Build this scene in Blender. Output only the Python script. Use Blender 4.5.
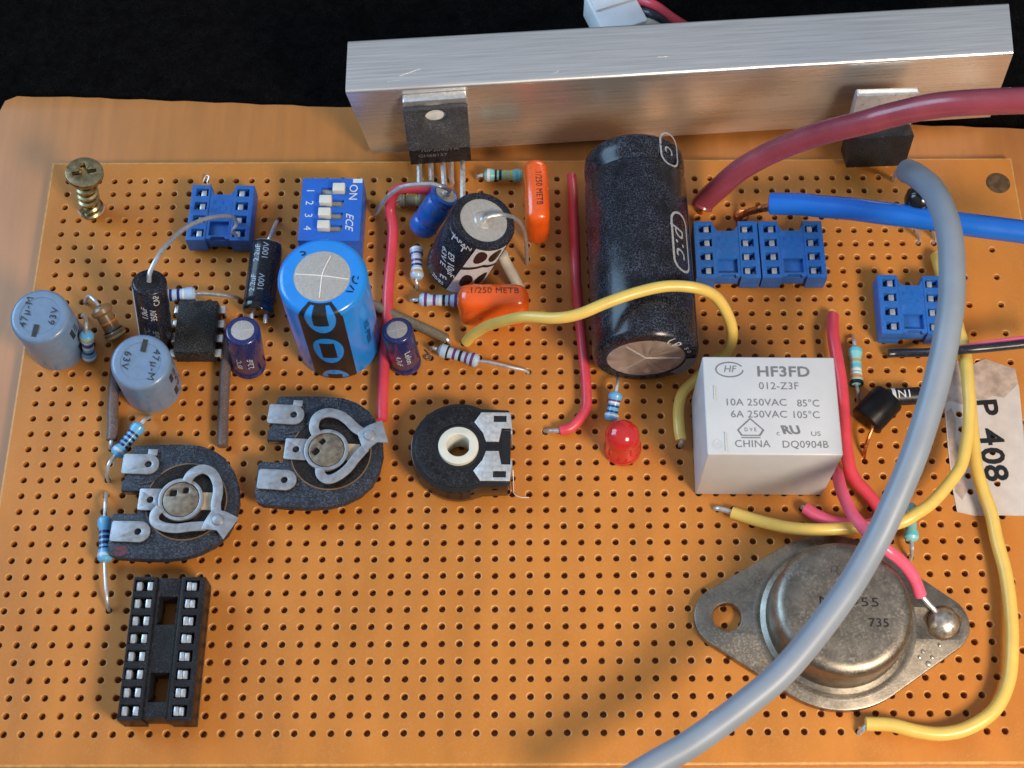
import bpy, bmesh, math, random
from mathutils import Vector, Matrix
random.seed(7)
C = bpy.context.scene
for o in list(bpy.data.objects): bpy.data.objects.remove(o)
# one blender unit is one millimetre
C.unit_settings.system = 'METRIC'; C.unit_settings.scale_length = 0.001
C.unit_settings.length_unit = 'MILLIMETERS'
COL = C.collection
# ------------------------------------------------------------------ camera
CAMLOC = Vector((74.599, -134.024, 203.824)); FPX = 1452.69
CAMROT = tuple(math.radians(a) for a in (25.3023, 0.318946, -0.134741))
cd = bpy.data.cameras.new('camera'); cam = bpy.data.objects.new('camera', cd); COL.objects.link(cam)
cd.sensor_width = 36.0; cd.lens = FPX / 1024 * 36.0; cd.clip_start = 5; cd.clip_end = 5000
cam.location = CAMLOC; cam.rotation_euler = CAMROT; C.camera = cam
cd.dof.use_dof = True; cd.dof.focus_distance = 226; cd.dof.aperture_fstop = 0.05
# ------------------------------------------------------------------ world and lamps
w = bpy.data.worlds.new('World'); C.world = w; w.use_nodes = True
bg = w.node_tree.nodes['Background']; bg.inputs[1].default_value = 1.0
_t = w.node_tree.nodes.new('ShaderNodeTexCoord'); _s = w.node_tree.nodes.new('ShaderNodeSeparateXYZ'); _r = w.node_tree.nodes.new('ShaderNodeValToRGB')
w.node_tree.links.new(_t.outputs['Generated'], _s.inputs[0]); w.node_tree.links.new(_s.outputs['Z'], _r.inputs[0]); w.node_tree.links.new(_r.outputs[0], bg.inputs[0])
_r.color_ramp.elements[0].position = 0.0; _r.color_ramp.elements[0].color = (0.07, 0.068, 0.066, 1)      # room walls
_r.color_ramp.elements[1].position = 0.85; _r.color_ramp.elements[1].color = (0.35, 0.385, 0.45, 1)     # pale ceiling
def area(name, loc, target, size, sizey, power, col):
    d = bpy.data.lights.new(name, 'AREA'); d.shape = 'RECTANGLE'; d.size = size; d.size_y = sizey
    d.energy = power; d.color = col
    o = bpy.data.objects.new(name, d); COL.objects.link(o); o.location = loc
    o.rotation_euler = (Vector(target) - Vector(loc)).to_track_quat('-Z', 'Y').to_euler()
    return o
area('window_light', (-380, 130, 300), (60, -40, 0), 330, 330, 2.5e6, (0.44, 0.71, 1.0))
area('lamp_light', (232, -216, 205), (115, -75, 0), 74, 74, 0.98e6, (1.0, 0.83, 0.64))
C.view_settings.view_transform = 'Standard'; C.view_settings.look = 'None'
C.view_settings.exposure = 0.0; C.view_settings.gamma = 1.0; C.view_settings.use_curve_mapping = False
C.render.engine = 'CYCLES'
C.render.resolution_x = 1024; C.render.resolution_y = 768

# ------------------------------------------------------------------ measuring helpers
from mathutils import Euler
CM = Euler(CAMROT, 'XYZ').to_matrix()
def ray(px, py): return CM @ Vector(((px - 512) / FPX, -(py - 384) / FPX, -1))
def U(px, py, z=0.0):
    d = ray(px, py); return CAMLOC + d * ((z - CAMLOC.z) / d.z)
def UY(px, py, y):
    d = ray(px, py); return CAMLOC + d * ((y - CAMLOC.y) / d.y)
PIT = 2.54
def dn0(p): return Vector((p.x, p.y, -1.0))
# ------------------------------------------------------------------ materials
MATS = {}
def nd(nt, t, **k):
    n = nt.nodes.new(t)
    for a, b in k.items(): setattr(n, a, b)
    return n
def mat(name, base, rough=0.5, metal=0.0, var=0.15, vscale=0.5, bump=0.0, bscale=3.0, dust=0.0, dscale=5.0,
        dcol=(0.42, 0.44, 0.50), coat=0.0, spec=0.5, trans=0.0, stretch=None, rvar=0.1, sss=0.0, aniso=0.0, streak=0.0):
    m = bpy.data.materials.new(name); m.use_nodes = True; nt = m.node_tree
    b = nt.nodes['Principled BSDF']; L = nt.links.new
    tc = nd(nt, 'ShaderNodeTexCoord'); mp = nd(nt, 'ShaderNodeMapping'); L(tc.outputs['Object'], mp.inputs[0])
    if stretch: mp.inputs['Scale'].default_value = stretch
    n1 = nd(nt, 'ShaderNodeTexNoise'); n1.inputs['Scale'].default_value = vscale; n1.inputs['Detail'].default_value = 6
    L(mp.outputs[0], n1.inputs['Vector'])
    mr = nd(nt, 'ShaderNodeMapRange'); mr.inputs[1].default_value = 0.3; mr.inputs[2].default_value = 0.7
    mr.inputs[3].default_value = 1 - var; mr.inputs[4].default_value = 1 + var
    L(n1.outputs[0], mr.inputs[0])
    mul = nd(nt, 'ShaderNodeVectorMath', operation='SCALE'); mul.inputs[0].default_value = base[:3]
    L(mr.outputs[0], mul.inputs['Scale'])
    colout = mul.outputs[0]
    if dust > 0:
        n2 = nd(nt, 'ShaderNodeTexNoise'); n2.inputs['Scale'].default_value = dscale; n2.inputs['Detail'].default_value = 3
        L(tc.outputs['Object'], n2.inputs['Vector'])
        n3 = nd(nt, 'ShaderNodeTexNoise'); n3.inputs['Scale'].default_value = 0.35
        L(tc.outputs['Object'], n3.inputs['Vector'])
        r2 = nd(nt, 'ShaderNodeMapRange'); r2.inputs[1].default_value = 0.46; r2.inputs[2].default_value = 0.78
        r2.inputs[3].default_value = 0; r2.inputs[4].default_value = dust
        L(n2.outputs[0], r2.inputs[0])
        r3 = nd(nt, 'ShaderNodeMapRange'); r3.inputs[1].default_value = 0.3; r3.inputs[2].default_value = 0.65
        r3.inputs[3].default_value = 0.25; r3.inputs[4].default_value = 1.3; L(n3.outputs[0], r3.inputs[0])
        mm = nd(nt, 'ShaderNodeMath', operation='MULTIPLY', use_clamp=True); L(r2.outputs[0], mm.inputs[0]); L(r3.outputs[0], mm.inputs[1])
        mx = nd(nt, 'ShaderNodeMix', data_type='RGBA'); L(mm.outputs[0], mx.inputs['Factor'])
        L(colout, mx.inputs[6]); mx.inputs[7].default_value = (*dcol, 1); colout = mx.outputs[2]
        if metal == 0: pass
        # dust also kills the gloss
        md = nd(nt, 'ShaderNodeMath', operation='MULTIPLY_ADD', use_clamp=True)
        L(mm.outputs[0], md.inputs[0]); md.inputs[1].default_value = 0.5; md.inputs[2].default_value = rough
        L(md.outputs[0], b.inputs['Roughness'])
    else:
        rr = nd(nt, 'ShaderNodeMapRange'); rr.inputs[1].default_value = 0.3; rr.inputs[2].default_value = 0.7
        rr.inputs[3].default_value = max(0.02, rough - rvar); rr.inputs[4].default_value = min(1, rough + rvar)
        L(n1.outputs[0], rr.inputs[0]); L(rr.outputs[0], b.inputs['Roughness'])
    L(colout, b.inputs['Base Color'])
    b.inputs['Metallic'].default_value = metal
    b.inputs['Specular IOR Level'].default_value = spec
    b.inputs['Coat Weight'].default_value = coat; b.inputs['Coat Roughness'].default_value = 0.12
    b.inputs['Transmission Weight'].default_value = trans
    if sss: b.inputs['Subsurface Weight'].default_value = sss; b.inputs['Subsurface Scale'].default_value = 1.0; b.inputs['Subsurface Radius'].default_value = (1, .5, .3)
    if aniso: b.inputs['Anisotropic'].default_value = aniso
    if bump > 0:
        n4 = nd(nt, 'ShaderNodeTexNoise'); n4.inputs['Scale'].default_value = bscale; n4.inputs['Detail'].default_value = 4
        L(mp.outputs[0], n4.inputs['Vector'])
        bp = nd(nt, 'ShaderNodeBump'); bp.inputs['Strength'].default_value = 1.0; bp.inputs['Distance'].default_value = bump
        L(n4.outputs[0], bp.inputs['Height']); L(bp.outputs[0], b.inputs['Normal'])
    MATS[name] = m; return m
M = MATS
mat('board', (0.52, 0.192, 0.030), 0.38, var=0.12, vscale=0.16, stretch=(1.0, .35, 1), bump=0.010, bscale=2.6, dust=0.16, dscale=3.0, dcol=(0.62, 0.38, 0.20), spec=0.42)
mat('board_edge_lit', (0.58, 0.29, 0.08), 0.5, var=0.2, vscale=1)  # raw cut edge, its tan lightened to carry the bevel's highlight
mat('board_raw', (0.60, 0.31, 0.10), 0.5, var=0.15, vscale=2)
mat('board_back', (0.47, 0.180, 0.042), 0.42, var=0.09, vscale=0.35, bump=0.01, bscale=1.5, spec=0.45, stretch=(1.6, 0.15, 1), dust=0.1, dcol=(0.62, 0.38, 0.20))
mat('black_cloth', (0.0028, 0.0024, 0.0022), 0.95, var=0.4, vscale=0.8, bump=0.1, bscale=1.0, spec=0.02, dust=0.02)
mat('aluminium', (0.78, 0.78, 0.77), 0.30, metal=0.84, var=0.13, vscale=2.6, bump=0.014, bscale=9, stretch=(0.03, 1.0, 1.0), rvar=0.05)
mat('aluminium_raw', (0.52, 0.50, 0.47), 0.45, metal=0.5, var=0.10, vscale=3, bump=0.004, bscale=8)
mat('tin', (0.56, 0.58, 0.60), 0.36, metal=0.65, var=0.10, vscale=1.5)
mat('tab_metal', (0.36, 0.38, 0.41), 0.40, metal=0.6, var=0.14, vscale=1.2)
mat('score_light', (0.80, 0.80, 0.80), 0.5, metal=0.1)
mat('end_warm_reflection', (0.74, 0.60, 0.52), 0.40, metal=0.3, var=0.10, vscale=0.6)  # pinkish tan paints the orange board's reflection into the metal
mat('bright_tin', (0.80, 0.79, 0.77), 0.38, metal=0.8, var=0.10, vscale=2)
mat('steel_dull', (0.27, 0.238, 0.195), 0.40, metal=0.95, var=0.28, vscale=0.45, bump=0.012, bscale=5, dust=0.35, dscale=3.0, dcol=(0.62, 0.58, 0.5))
mat('zinc_yellow', (0.44, 0.36, 0.20), 0.33, metal=1, var=0.3, vscale=1.2)
mat('copper', (0.55, 0.23, 0.10), 0.35, metal=1, var=0.3, vscale=2)
mat('solder', (0.56, 0.53, 0.47), 0.36, metal=0.9, var=0.25, vscale=1.5, bump=0.12, bscale=.6)
mat('flux_and_recess_dark', (0.10, 0.055, 0.02), 0.25, var=0.5, vscale=1)  # flux brown, also the painted dark of a hole that is not cut
mat('brass_dirty', (0.24, 0.20, 0.15), 0.42, metal=0.6, var=0.35, vscale=1.2)
mat('blue_socket', (0.012, 0.12, 0.44), 0.42, var=0.10, vscale=1, bump=0.02, bscale=3, dust=0.15)
mat('blue_switch', (0.010, 0.12, 0.56), 0.32, var=0.05, vscale=1, dust=0.08)
mat('blue_sleeve', (0.012, 0.25, 0.80), 0.24, var=0.05, vscale=0.5, coat=0.3, dust=0.05)
mat('blue_axial', (0.012, 0.13, 0.52), 0.28, var=0.2, vscale=1.0, coat=0.3, bump=0.03, bscale=1.5, dust=0.1)
mat('greyblue_sleeve', (0.16, 0.255, 0.40), 0.33, var=0.08, vscale=0.8, coat=0.3, dust=0.08)
mat('navy_sleeve', (0.008, 0.016, 0.12), 0.22, var=0.12, vscale=1, coat=0.4, dust=0.12)
mat('dark_sleeve', (0.008, 0.009, 0.016), 0.26, var=0.2, vscale=0.8, coat=0.15, dust=0.15, bump=0.03, bscale=0.8, spec=0.3)
mat('big_sleeve', (0.007, 0.007, 0.009), 0.24, var=0.2, vscale=0.5, coat=0.12, dust=0.34, dscale=4.5, dcol=(0.22, 0.27, 0.42), bump=0.03, bscale=0.5, spec=0.3)
mat('print_white', (0.62, 0.64, 0.68), 0.5, var=0.12, vscale=2)
mat('print_grey', (0.16, 0.165, 0.18), 0.6, var=0.15, vscale=3)
mat('print_black', (0.012, 0.012, 0.014), 0.4, var=0.2)
mat('print_faint', (0.10, 0.10, 0.11), 0.5, var=0.3, vscale=3)
mat('print_dark', (0.03, 0.028, 0.026), 0.55, var=0.3, vscale=2)
mat('relay_plastic', (0.54, 0.56, 0.585), 0.40, var=0.03, vscale=0.3, bump=0.006, bscale=3, sss=0.05)
mat('black_plastic', (0.008, 0.008, 0.010), 0.38, var=0.25, vscale=1.5, bump=0.02, bscale=4, dust=0.10, spec=0.3)
mat('grey_plastic', (0.035, 0.036, 0.038), 0.5, var=0.25, vscale=1.5, bump=0.02, bscale=4, dust=0.28)
mat('chip_plastic', (0.012, 0.012, 0.011), 0.5, var=0.3, vscale=1.5, bump=0.03, bscale=4, dust=0.26, spec=0.25)
mat('black_matt', (0.006, 0.006, 0.007), 0.4, var=0.3, spec=0.2)
mat('red_stain', (0.10, 0.03, 0.045), 0.6, var=0.5, vscale=3)
mat('black_gloss', (0.008, 0.008, 0.009), 0.15, var=0.3, coat=0.3)
mat('phenolic_black', (0.014, 0.018, 0.028), 0.5, var=0.4, vscale=1.2, bump=0.02, bscale=4, spec=0.35, dust=0.34, dscale=4.5, dcol=(0.26, 0.32, 0.44))
mat('phenolic_brown', (0.20, 0.115, 0.06), 0.55, var=0.2)
mat('carbon_track', (0.012, 0.010, 0.009), 0.28, var=0.4, vscale=1.5, dust=0.08, spec=0.3)
mat('tan_plastic', (0.50, 0.40, 0.27), 0.5)
mat('ivory_plastic', (0.66, 0.66, 0.58), 0.42, var=0.06, sss=0.1)
mat('slot_grey', (0.30, 0.30, 0.28), 0.5)
mat('orange_film', (0.80, 0.105, 0.008), 0.25, var=0.05, coat=0.5, bump=0.03, bscale=0.7)
mat('red_wire', (0.68, 0.055, 0.085), 0.33, var=0.12, vscale=0.3, dust=0.10)
mat('pink_wire', (0.82, 0.12, 0.22), 0.30, var=0.10, vscale=0.3, dust=0.06)
mat('yellow_wire', (0.74, 0.52, 0.12), 0.30, var=0.06, vscale=0.4, dust=0.06, sss=0.05)
mat('brown_wire', (0.115, 0.072, 0.060), 0.45, var=0.2, dust=0.35)
mat('olive_wire', (0.16, 0.125, 0.075), 0.45, var=0.2, dust=0.3)
mat('white_sleeve', (0.55, 0.52, 0.44), 0.45, var=0.1)
mat('black_wire', (0.012, 0.013, 0.02), 0.28, var=0.2, dust=0.12)
mat('print_mid', (0.33, 0.35, 0.38), 0.5, var=0.2, vscale=2)
mat('maroon_cable', (0.30, 0.055, 0.075), 0.27, var=0.10, vscale=0.2, coat=0.25, bump=0.03, bscale=0.4)
mat('blue_cable', (0.008, 0.14, 0.62), 0.27, var=0.05, vscale=0.2, coat=0.2)
mat('grey_cable', (0.23, 0.275, 0.335), 0.42, var=0.06, vscale=0.2, dust=0.08)
mat('red_lens', (0.98, 0.055, 0.05), 0.12, trans=0.62, coat=0.4, var=0.04)
mat('res_blue', (0.12, 0.42, 0.72), 0.33, var=0.06, coat=0.3)
mat('res_pale', (0.40, 0.54, 0.72), 0.33, var=0.06, coat=0.3)
mat('res_teal', (0.22, 0.56, 0.58), 0.35, var=0.08, coat=0.2)
mat('res_brown', (0.22, 0.125, 0.055), 0.35, var=0.15, coat=0.3)
mat('res_olive', (0.25, 0.22, 0.15), 0.4, var=0.15)
for n_, c_ in dict(navy=(0.01, 0.02, 0.12), violet=(0.13, 0.03, 0.15), black=(0.01, 0.01, 0.012), tan=(0.45, 0.30, 0.12), white=(0.7, 0.72, 0.72),
                   orange=(0.65, 0.19, 0.03), yellow=(0.55, 0.50, 0.08), cyan=(0.08, 0.50, 0.66), brownband=(0.12, 0.04, 0.02), pale=(0.52, 0.60, 0.70)).items():
    mat('band_' + n_, c_, 0.35, var=0.05)
mat('paper', (0.56, 0.52, 0.50), 0.75, var=0.08, vscale=0.5, bump=0.02, bscale=1.5)
mat('paper_torn', (0.44, 0.35, 0.30), 0.85, var=0.3, vscale=0.6, bump=0.04, bscale=1.5)
mat('connector_white', (0.76, 0.77, 0.79), 0.4, var=0.04, sss=0.1)
# ------------------------------------------------------------------ mesh helpers
MW = {}
def mesh_obj(name, bm, m, Mw, sharp=35, smooth=True):
    me = bpy.data.meshes.new(name)
    bm.normal_update()
    if smooth:
        for f in bm.faces: f.smooth = True
        for e in bm.edges:
            if len(e.link_faces) != 2 or e.calc_face_angle(0) > math.radians(sharp): e.smooth = False
    bm.to_mesh(me); bm.free(); me.materials.append(M[m] if isinstance(m, str) else m)
    o = bpy.data.objects.new(name, me); COL.objects.link(o); return o
def obj(name, bm, m, parent=None, A=None, sharp=35, label=None, origin=None):
    """A maps bm coordinates to world; without a parent the mesh is a thing with its own origin."""
    A = A or Matrix()
    if parent is None:
        if origin is None: origin = A.translation if A.translation.length > 1e-6 else bm_base(bm, A)
        W = Matrix.Translation(origin)
        bmesh.ops.transform(bm, matrix=W.inverted() @ A, verts=bm.verts)
        o = mesh_obj(name, bm, m, W, sharp); o.location = origin; MW[o.name] = W
    else:
        P = MW[parent.name]
        bmesh.ops.transform(bm, matrix=P.inverted() @ A, verts=bm.verts)
        o = mesh_obj(name, bm, m, P, sharp); o.parent = parent; MW[o.name] = P
    if label: o['label'] = label
    return o
def bm_base(bm, A):
    c = Vector(); n = 0; zmin = 1e9
    for v in bm.verts:
        p = A @ v.co; c += p; n += 1; zmin = min(zmin, p.z)
    c /= max(1, n); return Vector((c.x, c.y, zmin))
def tag(o, label, cat, group=None, kind=None):
    if label: o['label'] = label
    if cat: o['category'] = cat
    if group: o['group'] = group
    if kind: o['kind'] = kind
    return o
def thing(name, label, cat, A, group=None):
    o = bpy.data.objects.new(name, None); COL.objects.link(o)
    if not isinstance(A, Matrix): A = Matrix.Translation(Vector(A))
    o.matrix_world = A; o.location = A.translation; o.rotation_euler = A.to_euler(); o.empty_display_size = 2
    MW[o.name] = A.copy()
    return tag(o, label, cat, group)
def copy_thing(root, A, label):
    r = root.copy(); COL.objects.link(r); r.location = A.translation; r.rotation_euler = A.to_euler(); r['label'] = label
    MW[r.name] = A.copy()
    for ch in list(root.children):
        c = ch.copy(); COL.objects.link(c); c.parent = r; MW[c.name] = A.copy()
        for g in list(ch.children):
            d = g.copy(); COL.objects.link(d); d.parent = c; MW[d.name] = A.copy()
    return r
def frame(p0, p1, xhint=(1, 0, 0)):
    z = (Vector(p1) - Vector(p0)).normalized(); x = Vector(xhint); x = (x - z * x.dot(z)).normalized(); y = z.cross(x)
    m = Matrix((x, y, z)).transposed().to_4x4(); m.translation = Vector(p0); return m
def plane(o, xd, nrm):
    z = Vector(nrm).normalized(); x = Vector(xd); x = (x - z * x.dot(z)).normalized(); y = z.cross(x)
    m = Matrix((x, y, z)).transposed().to_4x4(); m.translation = Vector(o); return m
def BM(): return bmesh.new()
def bbox(bm, x0, x1, y0, y1, z0, z1, bev=0.0, taper=0.0, seg=2):
    t = bmesh.new()
    vs = [t.verts.new((x, y, z)) for z, k in ((z0, 0), (z1, taper)) for x, y in ((x0 + k, y0 + k), (x1 - k, y0 + k), (x1 - k, y1 - k), (x0 + k, y1 - k))]
    for f in ((3, 2, 1, 0), (4, 5, 6, 7), (0, 1, 5, 4), (1, 2, 6, 5), (2, 3, 7, 6), (3, 0, 4, 7)): t.faces.new([vs[i] for i in f])
    if bev: bmesh.ops.bevel(t, geom=t.edges[:], offset=bev, segments=seg, affect='EDGES', profile=0.5)
    merge(bm, t); return bm
def merge(bm, t, A=None):
    if A is not None: bmesh.ops.transform(t, matrix=A, verts=t.verts)
    me = bpy.data.meshes.new('t'); t.to_mesh(me); t.free(); bm.from_mesh(me); bpy.data.meshes.remove(me)
def lathe(bm, prof, seg=40, A=None, capb=True, capt=True, wob=0):
    t = bmesh.new(); rings = []
    for r, z in prof:
        rings.append([t.verts.new((r * math.cos(2 * math.pi * i / seg), r * math.sin(2 * math.pi * i / seg), z)) for i in range(seg)])
    for a, b in zip(rings, rings[1:]):
        for i in range(seg): t.faces.new((a[i], a[(i + 1) % seg], b[(i + 1) % seg], b[i]))
    if capb: t.faces.new(rings[0][::-1])
    if capt: t.faces.new(rings[-1])
    merge(bm, t, A); return bm
def spline(pts, n=8):
    P = [Vector(p) for p in pts]
    if len(P) < 3: return P
    Q = [P[0] * 2 - P[1]] + P + [P[-1] * 2 - P[-2]]; out = []
    for i in range(1, len(Q) - 2):
        a, b, c, d = Q[i - 1:i + 3]
        for k in range(n):
            t = k / n
            out.append(0.5 * ((2 * b) + (c - a) * t + (2 * a - 5 * b + 4 * c - d) * t * t + (3 * b - a - 3 * c + d) * t ** 3))
    out.append(P[-1]); return out
def tube(bm, pts, r, seg=14, smooth=True, n=8, cap=True, rend=None, wob=0.0):
    P = spline(pts, n) if smooth else [Vector(p) for p in pts]
    P = [p for i, p in enumerate(P) if i == 0 or (p - P[i - 1]).length > 1e-4]
    T = [(P[min(i + 1, len(P) - 1)] - P[max(i - 1, 0)]).normalized() for i in range(len(P))]
    up = Vector((0, 0, 1)) if abs(T[0].z) < 0.9 else Vector((1, 0, 0))
    x = (up - T[0] * up.dot(T[0])).normalized(); rings = []
    for i, (p, t) in enumerate(zip(P, T)):
        x = (x - t * x.dot(t)).normalized(); y = t.cross(x)
        rr = (r if rend is None else r + (rend - r) * i / (len(P) - 1)) * (1 + wob * math.sin(i * 1.7 + p.x))
        rings.append([bm.verts.new(p + rr * (math.cos(2 * math.pi * k / seg) * x + math.sin(2 * math.pi * k / seg) * y)) for k in range(seg)])
    for a, b in zip(rings, rings[1:]):
        for i in range(seg): bm.faces.new((a[i], a[(i + 1) % seg], b[(i + 1) % seg], b[i]))
    if cap:
        for ring, t, s in ((rings[0], T[0], -1), (rings[-1], T[-1], 1)):
            c = sum((v.co for v in ring), Vector()) / seg
            inner = [bm.verts.new(c + (v.co - c) * 0.8 + t * s * r * 0.12) for v in ring]
            for i in range(seg):
                f = (ring[i], ring[(i + 1) % seg], inner[(i + 1) % seg], inner[i]); bm.faces.new(f if s > 0 else f[::-1])
            bm.faces.new(inner if s > 0 else inner[::-1])
    return bm
def curve_bm(cu):
    o = bpy.data.objects.new('tmp', cu); COL.objects.link(o)
    dg = bpy.context.evaluated_depsgraph_get(); me = bpy.data.meshes.new_from_object(o.evaluated_get(dg))
    bm = bmesh.new(); bm.from_mesh(me); bpy.data.objects.remove(o); bpy.data.meshes.remove(me)
    bmesh.ops.remove_doubles(bm, verts=bm.verts, dist=1e-5); return bm
def plate(loops, z0, z1, bev=0.0):
    cu = bpy.data.curves.new('c', 'CURVE'); cu.dimensions = '2D'; cu.fill_mode = 'BOTH'
    for lp in loops:
        s = cu.splines.new('POLY'); s.points.add(len(lp) - 1); s.use_cyclic_u = True
        for i, p in enumerate(lp): s.points[i].co = (p[0], p[1], 0, 1)
    h = (z1 - z0) / 2
    if bev: cu.bevel_depth = bev; cu.offset = -bev; cu.extrude = max(1e-4, h - bev); cu.bevel_resolution = 1
    else: cu.extrude = h
    bm = curve_bm(cu); bpy.data.curves.remove(cu)
    bmesh.ops.translate(bm, verts=bm.verts, vec=(0, 0, (z0 + z1) / 2)); return bm
def circ(cx, cy, r, n=24, a0=0, a1=360, ry=None):
    full = abs(a1 - a0) >= 360; k = n if full else n + 1; ry = ry or r
    return [(cx + r * math.cos(math.radians(a0 + (a1 - a0) * i / n)), cy + ry * math.sin(math.radians(a0 + (a1 - a0) * i / n))) for i in range(k)]
def rrect(x0, x1, y0, y1, r, n=5):
    o = []
    for cx, cy, a in ((x1 - r, y1 - r, 0), (x0 + r, y1 - r, 90), (x0 + r, y0 + r, 180), (x1 - r, y0 + r, 270)): o += circ(cx, cy, r, n, a, a + 90)
    return o
def text_bm(s, size, th=0.02, bold=0.0, sx=1.0, spacing=1.0, align='CENTER', shear=0):
    cu = bpy.data.curves.new('t', 'FONT'); cu.body = s; cu.size = size; cu.extrude = th / 2; cu.offset = bold * 0.35
    cu.align_x = align; cu.align_y = 'CENTER'; cu.space_character = spacing; cu.resolution_u = 3; cu.shear = shear
    bm = curve_bm(cu); bpy.data.curves.remove(cu)
    bmesh.ops.scale(bm, verts=bm.verts, vec=(sx, 1, 1)); bmesh.ops.translate(bm, verts=bm.verts, vec=(0, 0, th / 2)); return bm
def text(s, size, A, parent, m='print_white', name='lettering', **k):
    return obj(name, text_bm(s, size, **k), m, parent, A @ Matrix.Translation((0, 0, 0.012)))
def wrap(bm, r, ang0, z0, rot=0, lift=0.03):
    """flat shape (u to the right, v up) onto a cylinder about z; ang0 degrees is where u=0; rot turns the shape first"""
    bmesh.ops.rotate(bm, verts=bm.verts, cent=(0, 0, 0), matrix=Matrix.Rotation(math.radians(rot), 3, 'Z'))
    us = [v.co.x for v in bm.verts]; u = min(us) + 0.4
    while u < max(us):
        bmesh.ops.bisect_plane(bm, geom=bm.verts[:] + bm.edges[:] + bm.faces[:], plane_co=(u, 0, 0), plane_no=(1, 0, 0)); u += 0.4
    for v in bm.verts:
        a = math.radians(ang0) + v.co.x / r; rr = r + lift + v.co.z
        v.co = Vector((rr * math.cos(a), rr * math.sin(a), z0 + v.co.y))
    return bm

# ================================================================== THE SETTING
t = BM(); bbox(t, -500, 600, -300, 500, -8, -3.45)
tag(obj('table_surface', t, 'black_cloth'), None, None, kind='structure')

# plain backing board
out = [(-14.4, 15.6), (-13.8, 17.7), (-11.8, 18.7), (0, 18.3), (20, 17.3), (44, 16.0), (80, 14.6), (110, 13.2), (158, 11.0), (176, 10.2), (176, -112), (-14.6, -112)]
edge = []
for (a, b) in zip(out, out[1:] + out[:1]):
    n = max(1, int(math.hypot(b[0] - a[0], b[1] - a[1]) / 2.5)) if (a[1] > 9 and b[1] > 9) else 1
    for i in range(n):
        k = i / n; j = 0.12 * math.sin(a[0] * 3 + i * 1.9) if i else 0
        edge.append((a[0] + (b[0] - a[0]) * k, a[1] + (b[1] - a[1]) * k + j))
bk = thing('backing_board', 'plain orange phenolic board under the perforated one, its bare margin showing at top and left', 'board', (70, -45, -3.4))
obj('panel', plate([edge], -3.4, -1.62, 0.18), 'board_back', bk)

# perforated board
pb = thing('perforated_board', 'orange phenolic board drilled with a square grid of small holes', 'board', (70, -45, -1.6))
NC, NR = 57, 37; XL, XR, YT, YB = -2.9, 157.0, 3.4, -95.6; HR, CR, CZ = 0.50, 0.62, 0.10
bm = BM(); S = 12
def rngxy(): return [(math.cos(2 * math.pi * (i + .5) / S), math.sin(2 * math.pi * (i + .5) / S)) for i in range(S)]
RX = rngxy()
def cell(cx, cy, h=1.27):
    jx, jy = random.uniform(-.03, .03), random.uniform(-.03, .03); cr = CR * random.uniform(0.93, 1.08)
    sq = [(cx + h * (a / max(abs(a), abs(b))), cy + h * (b / max(abs(a), abs(b)))) for a, b in RX]
    ov = [bm.verts.new((x, y, 0)) for x, y in sq]
    cor = {}
    c1 = [bm.verts.new((cx + jx + cr * a, cy + jy + cr * b, 0)) for a, b in RX]
    c2 = [bm.verts.new((cx + jx + HR * a, cy + jy + HR * b, -CZ)) for a, b in RX]
    c3 = [bm.verts.new((cx + jx + HR * a, cy + jy + HR * b, -1.5)) for a, b in RX]
    for i in range(S):
        j = (i + 1) % S
        a, b = sq[i], sq[j]
        if abs(a[0] - b[0]) > 1e-4 and abs(a[1] - b[1]) > 1e-4:   # corner between
            co = (a[0] if abs(abs(a[0] - cx) - h) < 1e-4 else b[0], a[1] if abs(abs(a[1] - cy) - h) < 1e-4 else b[1])
            cv = bm.verts.new((co[0], co[1], 0)); bm.faces.new((ov[i], cv, ov[j], c1[j], c1[i]))
        else: bm.faces.new((ov[i], ov[j], c1[j], c1[i]))
        bm.faces.new((c1[i], c1[j], c2[j], c2[i])).material_index = 1; bm.faces.new((c2[i], c2[j], c3[j], c3[i]))
for r in range(NR):
    for c in range(NC):
        if c in (1, 2) and r in (1, 2, 3): continue
        cell(c * PIT, -r * PIT)
# right part: sparse double pitch holes
x1 = (NC - .5) * PIT; y0g = 1.27; y1g = -(NR - .5) * PIT
sx0, sw = 57.65 * PIT, 2 * PIT
def quad(a, b, c, d, z=0): bm.faces.new([bm.verts.new((*p, z)) for p in (a, b, c, d)])
xa = sx0 - PIT; xb = xa + 2 * sw
quad((x1, y1g), (xa, y1g), (xa, y0g), (x1, y0g)); quad((xb, y1g), (XR, y1g), (XR, y0g), (xb, y0g))
yy = -0.5 * PIT * 1
rows = [-(-1.5 + 2 * k + 1) * PIT for k in range(0, 19)]   # -1.5.. pattern
ycur = y0g
cy = -0.0
k = 0
while True:
    cy = -(1.5 + 2 * k) * PIT
    if cy - PIT < y1g - 1e-6: break
    if k == 0: quad((xa, cy + PIT), (xb, cy + PIT), (xb, y0g), (xa, y0g)) if cy + PIT < y0g - 1e-4 else None
    for cxx in (sx0, sx0 + sw):
        if k in (0, 1): quad((cxx - PIT, cy - PIT), (cxx + PIT, cy - PIT), (cxx + PIT, cy + PIT), (cxx - PIT, cy + PIT))
        else: cell(cxx, cy, PIT)
    k += 1; last = cy - PIT
quad((xa, y1g), (xb, y1g), (xb, last), (xa, last)) if last > y1g + 1e-4 else None
# margins
quad((XL, y1g), (-1.27, y1g), (-1.27, y0g), (XL, y0g))
quad((XL, y0g), (XR, y0g), (XR, YT), (XL, YT)); quad((XL, YB), (XR, YB), (XR, y1g), (XL, y1g))
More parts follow.
